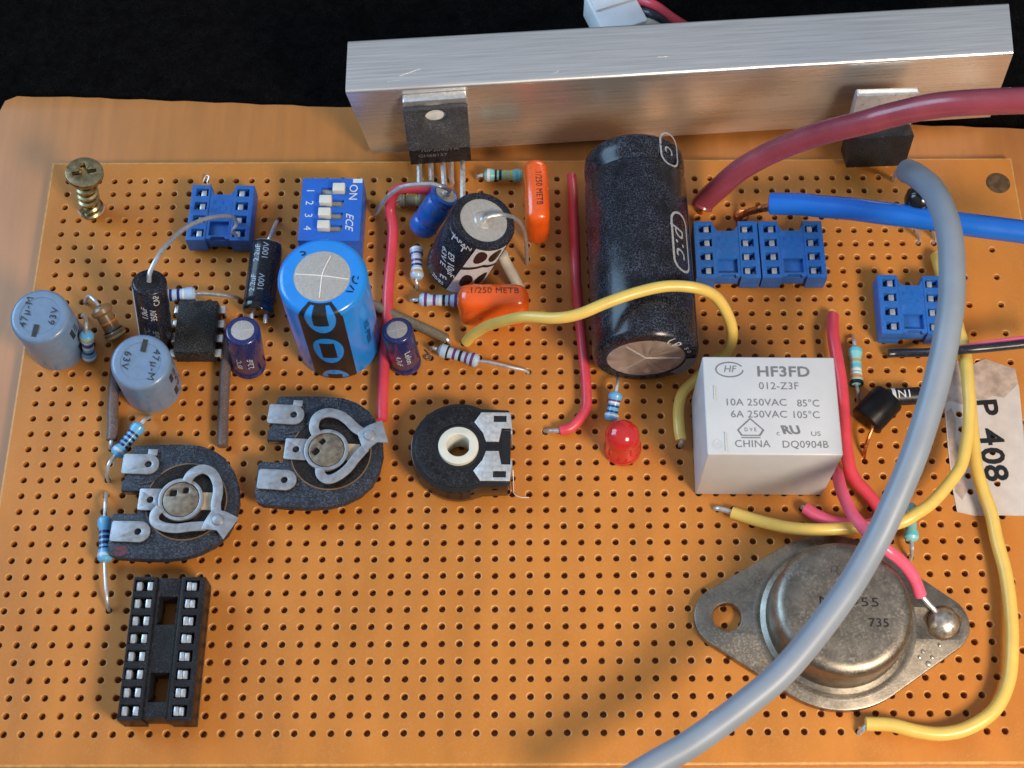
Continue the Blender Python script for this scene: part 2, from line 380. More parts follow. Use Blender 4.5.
# rounded rim and side walls
rimb = bm; bm = BM(); rim = [(XL, YB), (XR, YB), (XR, YT), (XL, YT)]
prev = [bm.verts.new((*p, 0)) for p in rim]
for off, z in ((0.16, -0.02), (0.30, -0.08), (0.36, -0.2), (0.36, -1.6)):
    cur = [bm.verts.new((x + (off if x > 0 else -off), y + (off if y > 0 else -off), z)) for x, y in rim]
    for i in range(4): bm.faces.new((prev[i], cur[i], cur[(i + 1) % 4], prev[(i + 1) % 4]))
    prev = cur
bmesh.ops.recalc_face_normals(bm, faces=bm.faces); cutb = bm; bm = rimb
# block round the screw hole
blk = plate([[(PIT * .5, -PIT * .5), (PIT * 2.5, -PIT * .5), (PIT * 2.5, -PIT * 3.5), (PIT * .5, -PIT * 3.5)], circ(4.35, -5.0, 2.0, 28),
             circ(PIT, -3 * PIT, 0.5, 10), circ(2 * PIT, -3 * PIT, 0.5, 10)], -1.5, 0)
merge(bm, blk)
bmesh.ops.remove_doubles(bm, verts=bm.verts, dist=1e-4); bmesh.ops.recalc_face_normals(bm, faces=bm.faces)
o = obj('drilled_panel', bm, 'board', pb, sharp=30); o.data.materials.append(M['board_raw']); obj('cut_edge', cutb, 'board_edge_lit', pb, sharp=60)
# torn rim of the screw hole and a dark disc painting the empty mounting hole's shade at the top right
t = BM(); tube(t, [Vector((4.35 + 2.15 * math.cos(a), -5.0 + 2.15 * math.sin(a), 0.03 + 0.05 * math.sin(3 * a))) for a in [i * .35 for i in range(10, 19)]], 0.16, 8); obj('chipped_rim', t, 'paper_torn', pb)
t = BM(); c0 = U(998, 183, 0); lathe(t, [(2.0, 0.004), (1.5, 0.03), (1.2, 0.035)], 28, Matrix.Translation((c0.x, c0.y, 0.0))); obj('dark_hole_disc', t, 'flux_and_recess_dark', pb)

# ================================================================== HEAT SINK
HL, HR_ = Vector((50.3, 5.2, 0)), Vector((154.9, 12.0, 0))
hd = (HR_ - HL).normalized(); hn = Vector((hd.y, -hd.x, 0))          # hn points to the viewer's side
HZ = 17.3; HDP = 10.2
hs = thing('heat_sink', 'long brushed aluminium channel standing along the back edge of the board', 'heat sink', plane(HL, hd, (0, 0, 1)))
LEN = (HR_ - HL).length
def hsk(bm):   # both ends are sawn slightly out of square
    for v in bm.verts:
        k = (-2.6 * v.co.z + .6 * v.co.y * HZ / HDP) / HZ if v.co.x < LEN / 2 else (-1.35 * v.co.z + 1.4 * v.co.y * HZ / HDP) / HZ
        v.co.x += k
    return bm
prof = []
ro = 1.3
def arc(cx, cy, r, a0, a1, n=6): return [(cx + r * math.cos(math.radians(a0 + (a1 - a0) * i / n)), cy + r * math.sin(math.radians(a0 + (a1 - a0) * i / n))) for i in range(n + 1)]
prof = [(0, 0.0)] + arc(.7, HZ - .7, .7, 180, 90) + arc(HDP - .7, HZ - .7, .7, 90, 0) + [(HDP, 0.0), (HDP - 1.6, 0.0), (HDP - 1.6, HZ - 1.6), (1.6, HZ - 1.6), (1.6, 0.0)]
bm = BM(); NS = 26; rings = []
for i in range(NS + 1): rings.append([bm.verts.new((LEN * i / NS, y, z + 0.02)) for y, z in prof])
for a, b in zip(rings, rings[1:]):
    for i in range(len(prof)): bm.faces.new((a[i], b[i], b[(i + 1) % len(prof)], a[(i + 1) % len(prof)]))
bm.faces.new(rings[0]); bm.faces.new(rings[-1][::-1]); bmesh.ops.recalc_face_normals(bm, faces=bm.faces)
obj('channel', hsk(bm), 'aluminium', hs, MW[hs.name], sharp=28)
for (x, z, L_, a) in ((6, 0, 5, .35), (4, 0, 3, .1), (30, 0, 2, .5), (47, 0, 2.5, 0)):
    p = Vector((x, 3 + 2 * math.sin(x), HZ + .03)); t = tube(BM(), [p, p + Vector((L_ * math.cos(a) * .7, L_ * math.sin(a) * .7, 0))], 0.035, 6, False)
    obj('scratch', t, 'bright_tin', hs, MW[hs.name])
def HS(s, out_, z):   # point on the front of the heat sink: s mm along it, out_ mm in front
    return HL + hd * s + hn * out_ + Vector((0, 0, z))
HM = lambda s, o=0, z=0: plane(HS(s, o, z), hd, (0, 0, 1))     # local x along sink, y into the sink

# ------------------------------------------------------------------ power transistors on the sink
def power_tab(s, zb, skew, label, leads, full, out_=0, tilt=0):
    A = HM(s, out_, zb) @ Matrix.Rotation(math.radians(skew), 4, 'Y') @ Matrix.Rotation(math.radians(-tilt), 4, 'X')
    r = thing('power_transistor', label, 'transistor', A, 'power transistors clamped to the heat sink')
    if full:
        obj('metal_tab', plate([rrect(-5.1, 5.1, 4, 13.4, .3)], 0.05, 1.5, .08), 'bright_tin', r, A @ plane((0, 0, 0), (1, 0, 0), (0, -1, 0)))
        b = plate([rrect(-5.1, 5.1, -.2, 7.7, .25), circ(0, 6.0, 1.75, 24, ry=1.3)], 0, 1.0, .12)
        P = Vector((0, -4.3, 5.2)); Q = Vector((0, -1.7, 12.5))
        F = plane(P, (1, 0, 0), (Vector((1, 0, 0)).cross(Q - P)).normalized())
        obj('upper_case', b, 'grey_plastic', r, A @ F)  # same black plastic, greyed to suggest light caught on the slope
        t = BM(); bbox(t, -5.0, 5.0, -4.35, -0.1, 0, 5.3, .15); obj('case', t, 'black_plastic', r, A)
        t = BM(); bbox(t, -4.6, 4.6, -2.4, -1.3, 5.2, 11.2, .15); obj('inner_case', t, 'score_light', r, A)
        f = plane((0, -4.37, 3.9), (1, 0, 0), (0, -1, 0))
        text('70P2040YA', 1.15, A @ f, r, 'print_grey', sx=1.15); text('GH68157', 1.1, A @ f @ Matrix.Translation((-1.2, -1.5, 0)), r, 'print_grey', sx=1.1)
    else:
        obj('metal_tab', plate([rrect(-5.1, 5.1, 4, 13.0, .3)], 0.05, 1.6, .08), 'tin', r, A @ plane((0, 0, 0), (1, 0, 0), (0, -1, 0)))
        t = BM(); bbox(t, -5.0, 5.0, -4.4, -0.1, 0, 6.6, .2); obj('case', t, 'black_plastic', r, A)
    for pts, wd in leads:
        t = BM(); tube(t, pts, wd, 4, False); obj('lead', t, 'bright_tin', r)
    return r
sx = (UY(441, 162, 1.6) - HL).dot(hd)
zb = UY(437, 162, 1.8).z
def L5(px, topy, ex, ey, bend):
    a = UY(px, topy, 4.2 if bend else 2.8); a.z = zb + 0.2
    b = U(ex, ey, 0); b.z = -0.6
    m = Vector((a.x * .6 + b.x * .4, b.y + .4 if bend else b.y + .2, a.z * .42)); return ([a, m, b], 0.42)
power_tab(sx, zb, -1, 'black plastic power transistor with an oval hole and five bright legs',
          [L5(420, 163, 421, 196, 0), L5(432, 163, 433, 186, 1), L5(443, 163, 449, 196, 0), L5(452, 163, 453, 186, 1), L5(463, 163, 464, 205, 0)], True)
p = U(874, 171, 1.2); sx2 = (p - HL).dot(hd); out2 = (p - HL).dot(hn) - 4.4
base2 = HS(sx2, out2 + 2.4, 1.2)
power_tab(sx2, 1.2, 2.5, 'power transistor with a bare bright metal tab, behind the maroon cable on the heat sink',
          [([base2 + Vector((q, 0, .3)), base2 + Vector((q, -.2, -.5)), base2 + Vector((q, -.2, -2.2))], 0.38) for q in (-2.54, 0, 2.54)], False, out2, 13)

# ------------------------------------------------------------------ white connector behind the sink
A = plane(U(612, 33, -3.4), (0.93, 0.36, 0), (0, 0, 1))
cn = thing('plug_connector', 'small white plastic plug with red and black wires, behind the heat sink', 'connector', A)
t = BM(); bbox(t, -3.4, 5.0, -3.8, 5.5, 0.02, 5.6, .4); obj('housing', t, 'connector_white', cn, A)
t = BM(); bbox(t, -2.9, 4.5, 1.2, 3.6, 5.5, 6.0, .2); obj('latch', t, 'connector_white', cn, A)
for mt, y, pp in (('red_wire', 3.4, ((652, 4, 2.6), (674, 19, 1.0), (692, 30, -1.5))), ('black_wire', 0.9, ((652, 14, 1.8), (668, 23, .4), (685, 36, -2))), ('white_sleeve', -1.8, ((645, 22, 1.2), (660, 27, 0), (676, 38, -2)))):
    t = BM(); tube(t, [A @ Vector((4.5, y, 3.2))] + [U(*q) for q in pp], 0.85, 12); obj('insulation', t, mt, cn)

# ================================================================== DIP SOCKETS
def socket(n, W, D, H, m, big, A, label, group):
    r = thing('chip_socket', label, 'chip socket', A, group)
    x0, x1, y0, y1 = -W / 2, W / 2, -D / 2, D / 2; rw = 3.1 if not big else 3.35; z0 = 0.6
    ys = [(n / 2 - 1) * PIT / 1 - 0 for _ in ()]; k = n
    py = [((k - 1) / 2 - i) * PIT for i in range(k)]
    for s in (-1, 1):
        a, b = (x0, x0 + rw) if s < 0 else (x1 - rw, x1)
        holes = []
        for y in py:
            if big: holes.append([(a + .25, y - .82), (b - .45, y - .82), (b - .45, y + .82), (a + .25, y + .82)] if s < 0 else [(a + .55, y - .82), (b - .75, y - .82), (b - .75, y + .82), (a + .55, y + .82)])
            else: holes.append([(a + (.75 if s < 0 else .35), y - .72), (b - (.35 if s < 0 else .75), y - .72), (b - (.35 if s < 0 else .75), y + .72), (a + (.75 if s < 0 else .35), y + .72)])
        bm = plate([[(a, y0), (b, y0), (b, y1), (a, y1)]] + holes, z0 + 1.4, H, .05)
        t = BM(); bbox(t, a, b, y0, y1, z0, z0 + 1.45, .05); merge(bm, t)
        obj('pin_rail', bm, m, r, A)
        for y in py:
            cx = (a + b) / 2 + (.45 if s < 0 else -.45)
            t = BM()
            if big and s < 0:
                bbox(t, a + .36, a + 1.15, y - .70, y + .66, z0 + .8, H - .35, .12); bbox(t, b - 1.35, b - .55, y - .66, y + .62, z0 + .8, H - .2, .12)
            elif big:
                bbox(t, a + .75, a + 1.4, y - .64, y + .64, z0 + .8, H - .2, .12); bbox(t, a + 1.42, a + 2.1, y - .6, y + .6, z0 + .8, H - .35, .12)
            else:
                bbox(t, cx - .42, cx + .42, y - .55, y + .55, z0 + .8, H - .3, .1)
                bbox(t, cx - (1.35 if s < 0 else -.95), cx - (.95 if s < 0 else -1.35), y - .48, y + .48, z0 + .8, H - 1.3, .08)
            obj('contact', t, 'tin', r, A)
            t = BM(); bbox(t, (a + b) / 2 - .25, (a + b) / 2 + .25, y - .25, y + .25, -1.0, z0 + .1); obj('pin', t, 'tin', r, A)
    a, b = x0 + rw - .05, x1 - rw + .05
    if big:
        hl = []
        for c in (PIT * 2.1, -PIT * 2.2): hl.append([(a + .55, c - 2.05), (b - .45, c - 2.05), (b - .45, c + 2.05), (a + .55, c + 2.05)])
        bm = plate([[(a, y0 + .3), (b, y0 + .3), (b, y1 - .1), (a, y1 - .1)]] + hl, z0 + .6, H - .35, .05)
    else:
        rc = [(a + .5, y0 + 1.0), (b - .5, y0 + 1.0), (b - .5, y0 + 3.6), (a + .5, y0 + 3.6)]
        bm = plate([[(a, y0 + .35), (a + .8, y0 + .35), (a + 1.0, y0 + .75), (b - 1.0, y0 + .75), (b - .8, y0 + .35), (b, y0 + .35), (b, y1 - .5), (b - .7, y1 - 1.7), (a + .7, y1 - 1.7), (a, y1 - .5)], rc], H - 1.0, H - .12, .06)
        t = BM(); bbox(t, a, b, y0 + .5, y1 - 2.0, z0 + .5, H - .98, .03); merge(bm, t)
        for i in range(4):
            t = text_bm('8N2/'[i % 4], .9, .06); bmesh.ops.translate(t, verts=t.verts, vec=(a + .9 + i * .65, y1 - 3.2 - (i % 2) * 1.1, H - .13)); merge(bm, t)
    obj('centre_bridge', bm, m, r, A)
    return r
def boxA(corner_px, z, W, D, rot=0):
    """matrix at the board for a W x D footprint whose four top corners (TL,TR,BR,BL) are seen at these pixels at height z"""
    c = sum((U(*q, z) for q in corner_px), Vector()) / 4; q = [U(*k, z) for k in corner_px]
    xd = (q[1] - q[0]) + (q[2] - q[3]); return plane((c.x, c.y, 0.0), (xd.x, xd.y, 0), (0, 0, 1))
def K(ox, oy, s): return lambda x, y: (ox + x / s, oy + y / s)
H8 = 4.0
f = K(0, 80, 3.938); AA = boxA([f(748, 408), f(1000, 408), f(985, 640), f(738, 635)], H8, 10, 10)
g = K(680, 170, 5.12); AB = boxA([g(80, 265), g(395, 265), g(405, 548), g(95, 548)], H8, 10, 10)
AC = boxA([g(408, 265), g(725, 265), g(735, 545), g(418, 548)], H8, 10, 10)
h = K(824, 270, 5.12); AD = boxA([h(270, 30), h(608, 30), h(632, 325), h(300, 325)], H8, 10, 10)
GS = 'blue eight way chip sockets'
s0 = socket(4, 10.16, 10.4, H8, 'blue_socket', False, AA, 'blue chip socket at the upper left, a bare grey lead bent into it', GS)
AB.translation.x -= 0.1; AC.translation.x += 0.12
copy_thing(s0, AB, 'left one of the two touching blue chip sockets, next to the big black capacitor')
copy_thing(s0, AC, 'right one of the two touching blue chip sockets, under the end of the blue cable')
copy_thing(s0, AD @ Matrix.Rotation(math.radians(-1.5), 4, 'Z'), 'blue chip socket at the right, half hidden by the thick grey cable')
m16 = K(50, 560, 3.938)
A16 = boxA([m16(325, 70), m16(605, 70), m16(565, 628), m16(270, 625)], 5.0, 10, 20)
socket(8, 10.2, 20.4, 5.0, 'black_plastic', True, A16, 'long black chip socket with sixteen contacts at the lower left of the board', None)

# ------------------------------------------------------------------ slide switch block
k = K(230, 160, 5.12); A = boxA([k(368, 95), k(675, 97), k(670, 412), k(352, 410)], 6.0, 9.7, 11.6)
sw_ = thing('slide_switch_block', 'bright blue switch block with four small white sliders marked ON', 'switch', A)
W2, D2, SH = 4.9, 5.85, 6.0
rows_y = [3.45, 1.15, -1.2, -3.55]
hl = [[(-1.75, y - .62), (2.0, y - .62), (2.0, y + .62), (-1.75, y + .62)] for y in rows_y]
bm = plate([[(-W2, -D2), (W2, -D2), (W2, D2), (-W2, D2)]] + hl, SH - 1.0, SH, .08)
t = BM(); bbox(t, -W2, W2, -D2, D2, .25, SH - .98, .08); merge(bm, t)
obj('switch_body', bm, 'blue_switch', sw_, A)
for i, y in enumerate(rows_y):
    t = BM(); bbox(t, -1.7, 1.95, y - .57, y + .57, SH - .97, SH - .55); obj('slot_floor', t, 'slot_grey', sw_, A)
    x = .15 if i == 0 else -1.85
    t = BM(); bbox(t, x, x + 1.95, y - .55, y + .95, SH - .5, SH + 1.0, .14); obj('slider', t, 'ivory_plastic', sw_, A)
    text('1234'[i], 1.75, A @ plane((-3.55, y, SH), (0, -1, 0), (0, 0, 1)), sw_)
text('ON', 1.9, A @ plane((3.35, 3.2, SH), (0, -1, 0), (0, 0, 1)), sw_, bold=.02)
text('ECE', 1.75, A @ plane((3.05, -2.2, SH), (0, -1, 0), (0, 0, 1)), sw_, bold=.03, shear=.4, spacing=1.05)
t = BM(); bbox(t, 3.25, 4.75, 5.0, 5.78, SH + .005, SH + .03); obj('white_mark', t, 'print_white', sw_, A)
for i in range(4):
    for s in (-1, 1):
        t = BM(); bbox(t, s * 3.81 - .25, s * 3.81 + .25, (i - 1.5) * PIT - .15, (i - 1.5) * PIT + .15, -1.0, .3); obj('pin', t, 'tin', sw_, A)

# ------------------------------------------------------------------ eight leg chip
m_ = K(120, 260, 7.84); A = boxA([m_(455, 335), m_(765, 335), m_(730, 700), m_(415, 700)], 4.2, 6.3, 9)
ic = thing('integrated_circuit', 'small dusty black eight legged chip between the dark capacitors', 'chip', A)
bm = BM(); bbox(bm, -3.15, 3.15, -4.6, 4.6, .8, 4.2, .12, 0.12)
obj('package', bm, 'chip_plastic', ic, A)
t = plate([circ(0, 4.15, .8, 16, 180, 360)], 4.19, 4.23); obj('notch', t, 'black_plastic', ic, A)
for i in range(4):
    for s in (-1, 1):
        y = (1.5 - i) * PIT; t = BM()
        bbox(t, min(s * 3.05, s * 4.0), max(s * 3.05, s * 4.0), y - .65, y + .65, 2.2, 2.5, .08)
        bbox(t, min(s * 3.75, s * 4.03), max(s * 3.75, s * 4.03), y - .65, y + .65, .9, 2.4, .06); bbox(t, min(s * 3.77, s * 4.0), max(s * 3.77, s * 4.0), y - .25, y + .25, -1.0, 1.0)
        obj('leg', t, 'bright_tin', ic, A)

# ------------------------------------------------------------------ relay
o_ = Vector((101.05, -56.15, 0)); A = plane(o_, (1, -0.012, 0), (0, 0, 1))
rl = thing('relay', 'light grey relay box printed with dark grey ratings, left of the red wires', 'relay', A)
RW, RD, RH = 19.0, 15.3, 15.8
bm = BM(); bbox(bm, 0, RW, 0, RD, .15, RH, .25, 0.0, 3)
obj('case', bm, 'relay_plastic', rl, A)
for (x, ya, yb) in ((1.35, 8.4, 10.6), (2.55, 0.5, 3.4)):
    t = BM(); bbox(t, x, x + .22, ya, yb, RH - .05, RH + .16, .07); obj('moulded_rib', t, 'relay_plastic', rl, A)
t = BM(); lathe(t, [(.75, RH + .01), (.62, RH + .05), (.5, RH - .02), (.2, RH + .02)], 20, Matrix.Translation((1.5, 1.5, 0))); obj('vent_nub', t, 'relay_plastic', rl, A)
def RT(s, size, x, y, **kw): text(s, size, A @ plane((x - .5, y + .25, RH), (1, 0, 0), (0, 0, 1)), rl, 'print_grey', **kw)
RT('HF3FD', 2.25, 12.0, 12.6, bold=.16, sx=1.13, spacing=1.05); RT('012-Z3F', 1.6, 11.2, 10.35, spacing=1.05)
RT('10A 250VAC', 1.55, 7.75, 7.75, spacing=1.03, sx=1.03); RT('85\u00b0C', 1.55, 15.2, 7.65)
RT('6A 250VAC', 1.55, 8.1, 5.9, spacing=1.03, sx=1.03); RT('105\u00b0C', 1.55, 14.7, 5.85)
RT('CHINA', 1.55, 6.9, 1.35, spacing=1.05); RT('DQ0904B', 1.55, 14.3, 1.3, spacing=1.03)
RT('US', .95, 15.9, 2.95, sx=1.3); RT('c', 1.1, 10.6, 3.05); RT('RU', 1.75, 12.6, 3.5, bold=.2, shear=-.25, sx=1.15); RT('HF', 1.5, 4.3, 13.0, shear=.2)
def ring(parent, A_, cx, cy, rx, ry, wd, z, m, a0=0, a1=360, nm='printed_ring'):
    o1 = circ(cx, cy, rx, 32, a0, a1, ry); o2 = circ(cx, cy, rx - wd, 32, a0, a1, ry - wd)
    b = plate([o1, o2], z, z + .02) if abs(a1 - a0) >= 360 else plate([o1 + o2[::-1]], z, z + .02)
    return obj(nm, b, m, parent, A_)
ring(rl, A, 3.8, 13.2, 2.05, 1.25, .2, RH + .01, 'print_grey', 25, 385 - 30, 'printed_logo')
tri = [(4.9, 2.85), (7.6, 2.85), (8.2, 3.75), (6.3, 5.65), (4.35, 3.75)]
cxx, cyy = 6.27, 3.85
obj('printed_mark', plate([tri, [(cxx + (x - cxx) * .86, cyy + (y - cyy) * .84) for x, y in tri]], RH + .01, RH + .03), 'print_grey', rl, A)
t = BM(); bbox(t, 4.9, 7.6, 2.5, 2.66, RH + .01, RH + .03); obj('printed_mark', t, 'print_grey', rl, A)
RT('D V E', .8, 6.75, 3.55, sx=.9)
# moulding line low on the walls
for x in (2, 8, 17):
    t = BM(); bbox(t, x - .3, x + .3, 7, 7.3, -1.0, .2); obj('pin', t, 'tin', rl, A)

# ================================================================== ROUND CAPACITORS
def cap_body(r, L, disc=None, foot=True, groove=True, be=.55):
    disc = disc or r * .68
    p = [(r * .80, 0), (r - .25, .05), (r, .35)]
    if groove: p += [(r, 1.1), (r - .22, 1.5), (r, 1.9)]
    p += [(r, L - be)] + [(r - be + be * math.cos(a), L - be + be * math.sin(a)) for a in (.4, .8, 1.2, 1.5708)] + [(disc, L), (disc - .05, L - .12)]
    return lathe(BM(), p, 48)
def radial(name, label, p0, p1, r, m, disc=None, discm='aluminium_raw', group=None, xh=(1, 0, 0), vent='cross', groove=True, be=.55):
    A = frame(p0, p1, xh); L = (Vector(p1) - Vector(p0)).length
    R = thing(name, label, 'capacitor', A, group)
    obj('sleeve', cap_body(r, L, disc, be=be, groove=groove), m, R, A)
    if disc:
        obj('end_disc', lathe(BM(), [(disc + .02, L - .3), (disc + .02, L - .07), (disc * .9, L - .03)], 40), discm, R, A)
        if vent == 'cross':
            for a in (0, 90):
                t = BM(); bbox(t, -disc * .85, disc * .85, -.05, .05, L - .035, L + .0, 0); bmesh.ops.rotate(t, verts=t.verts, matrix=Matrix.Rotation(math.radians(a + 10), 3, 'Z')); obj('vent_score', t, 'bright_tin', R, A)
    for s in (-1, 1):
        t = BM(); tube(t, [A @ Vector((s * min(2.5, r * .5), 0, .3)), A @ Vector((s * min(2.5, r * .5), 0, -.4)), Vector((A @ Vector((s * min(2.5, r * .5), 0, -1))) )], .28, 8, False); obj('lead', t, 'tin', R)
    return R, A, L
def wtext(R, A, s, size, r, ang, z, rot, m='print_white', **kw):
    obj('lettering', wrap(text_bm(s, size, .01, **kw), r, ang, z, rot), m, R, A)

# bright blue large one
RBB = 6.55
R, A, L = radial('radial_capacitor', 'large bright blue upright capacitor with a black minus stripe and bare silver top', U(339, 341, 0), U(322, 276, 21.3), RBB, 'blue_sleeve', 4.15, vent=None, be=1.0, groove=False)
for pts in ([(-3.9, .35), (0, .05), (3.9, -.55)], [(-.2, -3.6), (-.1, -1.2), (.0, .2), (.4, 1.6), (1.1, 3.3)]):
    t = BM(); tube(t, [A @ Vector((x, y, L + .02)) for x, y in pts], .09, 6); obj('vent_score', t, 'score_light', R)
def wrap_top(bm, r, L, be, ang0, lift=.025):
    for ax, st in ((0, .4), (1, .25)):
        vals = [v.co[ax] for v in bm.verts]; u = min(vals) + st; no = (1, 0, 0) if ax == 0 else (0, 1, 0)
        if ax == 1: u = max(u, L - be - .1)
        while u < max(vals):
            bmesh.ops.bisect_plane(bm, geom=bm.verts[:] + bm.edges[:] + bm.faces[:], plane_co=(u, u, 0), plane_no=no); u += st
    for v in bm.verts:
        a = math.radians(ang0) + v.co.x / r; q = v.co.y; li = lift + v.co.z
        if q < L - be: rr, z = r + li, q
        elif q < L - be + be * math.pi / 2: k_ = (q - (L - be)) / be; rr, z = r - be + (be + li) * math.cos(k_), L - be + (be + li) * math.sin(k_)
        else: rr, z = r - be - (q - (L - be + be * math.pi / 2)), L + li
        v.co = Vector((rr * math.cos(a), rr * math.sin(a), z))
    return bm
VM = L + .57 + 1.1
wd = 3.35
band = [(-wd, .3), (wd, .3), (wd, VM - 3.2), (wd - .9, VM), (-wd + .9, VM), (-wd, VM - 3.2)]
def clipo(z, rx, ry): return [(x, min(max(y, .35), VM - .05)) for x, y in circ(0, z, rx, 36, ry=ry)]
ovs = [circ(0, 10.0, 2.3, 36, ry=4.2), [p_ for p_ in circ(0, -.9, 2.3, 48, 4, 176, ry=4.3) if p_[1] > .4], [p_ for p_ in circ(0, VM - 2.9, 2.3, 48, ry=4.1) if p_[1] < VM - .12]]
obj('minus_stripe', wrap_top(plate([band] + ovs, 0, .02), RBB, L, 1.0, -91), 'print_black', R, A)
for za, zb_ in ((7.6, 12.4), (.4, 1.7), (VM - 4.8, VM - .4)): obj('minus_mark', wrap_top(plate([rrect(-1.1, 1.1, za, zb_, .1)], 0, .02), RBB, L, 1.0, -91), 'print_black', R, A)
for s_, a_, q in (('S', 128, 0), ('G', -8, 0), ('V', -28, 0)):
    a = math.radians(a_); text(s_, 2.1, A @ plane((5.2 * math.cos(a), 5.2 * math.sin(a), L - .02), (math.sin(a) * -1, math.cos(a), 0), (math.cos(a) * .12, math.sin(a) * .12, 1)), R, 'print_black', bold=.04)
wtext(R, A, '1000uF 25V', 1.5, RBB, -30, 10, 90, 'print_black')

def grey_cap(p0, p1, label, lr):
    A0 = frame(p0, p1); R, A, L = radial('radial_capacitor', label, p0, p1, 4.45, 'greyblue_sleeve', None, group='grey blue capacitors', be=.7, groove=False)
    T = A @ Matrix.Rotation(math.radians(lr), 4, 'Z')
    def tt(s, sz, x, y): text(s, sz, T @ plane((x, y, L), (0, 1, 0), (0, 0, 1)), R, 'print_dark', spacing=1.14, sx=1.15)
    tt('47\u00b5-M', 1.5, -2.05, .3); tt('63V', 1.45, 2.1, .2)
    t = BM(); bbox(t, -.38, .38, -3.5, -1.5, L + .01, L + .03); obj('minus_mark', t, 'print_dark', R, T)
    for z in (3, 8): obj('minus_mark', wrap(plate([rrect(-.4, .4, -1.2, 1.2, .05)], 0, .01), 4.45, -20, z, 0), 'print_dark', R, A)
    wtext(R, A, '47u-M 63V', 1.4, 4.45, -5, 6, 90, 'print_dark')
    return R
grey_cap(U(60, 345, 0), U(39.5, 315.5, 11.6), 'grey blue upright capacitor at the left edge of the board', -8)
grey_cap(U(153, 387, 0), U(140.5, 361, 10.8), 'grey blue upright capacitor in front of the small chip', 172)

GN = 'small navy capacitors'
R, A, L = radial('radial_capacitor', 'small navy capacitor standing beside the small chip', U(249.5, 366, .2), U(242.5, 330, 10.8), 2.6, 'navy_sleeve', 1.75, group=GN, be=.45)
wtext(R, A, '2.2uF', 1.3, 2.6, -70, 4.8, 90); wtext(R, A, '85\u00b0C', 1.2, 2.6, -108, 4.6, 90)
text('C', 1.1, A @ plane((.9, -1.9, L - .3), (1, .3, 0), (0, -.6, 1)), R)
R, A, L = radial('radial_capacitor', 'small dark navy capacitor standing right of the red wire, under the olive wire', U(406.5, 364, .2), U(397, 329.5, 10.0), 2.35, 'navy_sleeve', 1.6, group=GN, be=.45)
wtext(R, A, 'Lelon', 1.35, 2.35, -62, 5, -90, sx=1.1); wtext(R, A, '4.7uF', 1.2, 2.35, -100, 4.5, -90)
obj('minus_stripe', wrap(plate([rrect(-.7, .7, -4.2, 4.0, .1)], 0, .01), 2.35, 178, 5), 'print_white', R, A)

# small horizontal dark one
p0, p1 = U(258.5, 307, 2.6), U(267.5, 243, 4.6)
A = frame(p0, p1, (1, 0, 0)); L = (p1 - p0).length
R = thing('axial_capacitor', 'small black capacitor lying beside the large bright blue one', 'capacitor', A)
obj('sleeve', lathe(BM(), [(1.6, .35), (2.15, .3), (2.4, .7), (2.48, 1.2), (2.48, L - 1.6), (2.4, L - .8), (2.2, L - .25), (1.8, L)], 40), 'dark_sleeve', R, A)
obj('rubber_bung', lathe(BM(), [(1.7, -1.0), (2.3, -.9), (2.5, -.5), (2.5, .2), (2.1, .5)], 40), 'black_gloss', R, A)
obj('end_ring', lathe(BM(), [(2.25, L - .2), (2.0, L + .03), (1.5, L + .04), (1.2, L - .05)], 36, capb=False), 'bright_tin', R, A)
t = BM(); tube(t, [A @ Vector((0, 0, L)), A @ Vector((.3, 0, L + 1.2)), U(276, 223, 2.2), U(278, 221, -1)], .3, 10); obj('lead', t, 'tin', R)
for q in (-1.0, 1.2):
    t = BM(); tube(t, [A @ Vector((q, .6, -.9)), A @ Vector((q, .8, -1.7)), A @ Vector((q, 1.0, -2.2))], .35, 10); obj('lead', t, 'tin', R)
for s_, z, a in (('2.2uF', 8.2, -112), ('100V', 8.6, -80), ('2.2uF', 3.2, -112), ('100V', 3.4, -80)):
    wtext(R, A, s_, 1.35, 2.45, a, z, 90)

# tall black axial one, standing
p0, p1 = U(157.5, 343, .3), U(149, 281.5, 15.2)
R, A, L = radial('axial_capacitor', 'narrow black capacitor standing on end, its long grey lead bent over to a socket', p0, p1, 2.55, 'dark_sleeve', 1.55, 'black_plastic', vent=None, be=.5)
obj('silver_stripe', wrap(plate([rrect(-.75, .75, .8, L - .4, .1)], 0, .01), 2.55, 195, 0), 'print_white', R, A)
obj('silver_stripe', wrap(plate([rrect(-.5, .5, L - 2.6, L - .5, .1)], 0, .01), 2.55, 20, 0), 'print_white', R, A)
for s_, z, a in (('1.0uF', 10.6, -105), ('350V', 10.2, -75), ('85\u00b0C', 5.5, -105), ('1.0uF', 5, -75), ('CAP', 13.6, -60)): wtext(R, A, s_, 1.3, 2.55, a, z, 90, 'print_white' if z > 9 else 'print_grey')
sp = A @ Vector((.0, 0, L - .1))
t = BM(); tube(t, [sp, U(150.5, 271, 16.2), U(162.5, 250, 16), U(182.8, 229.8, 13), U(203, 219.7, 10.5), U(222, 216.3, 8), U(231, 217, 6.8), U(235, 219.5, 5), U(236, 223, 3.2)], .36, 10); obj('lead', t, 'tin', R)
t = BM(); tube(t, [U(236, 220, 4.9), U(236, 226, 5.9), U(233, 231, 5.4), U(237, 236, 4.5)], .3, 8); obj('lead', t, 'tin', R)

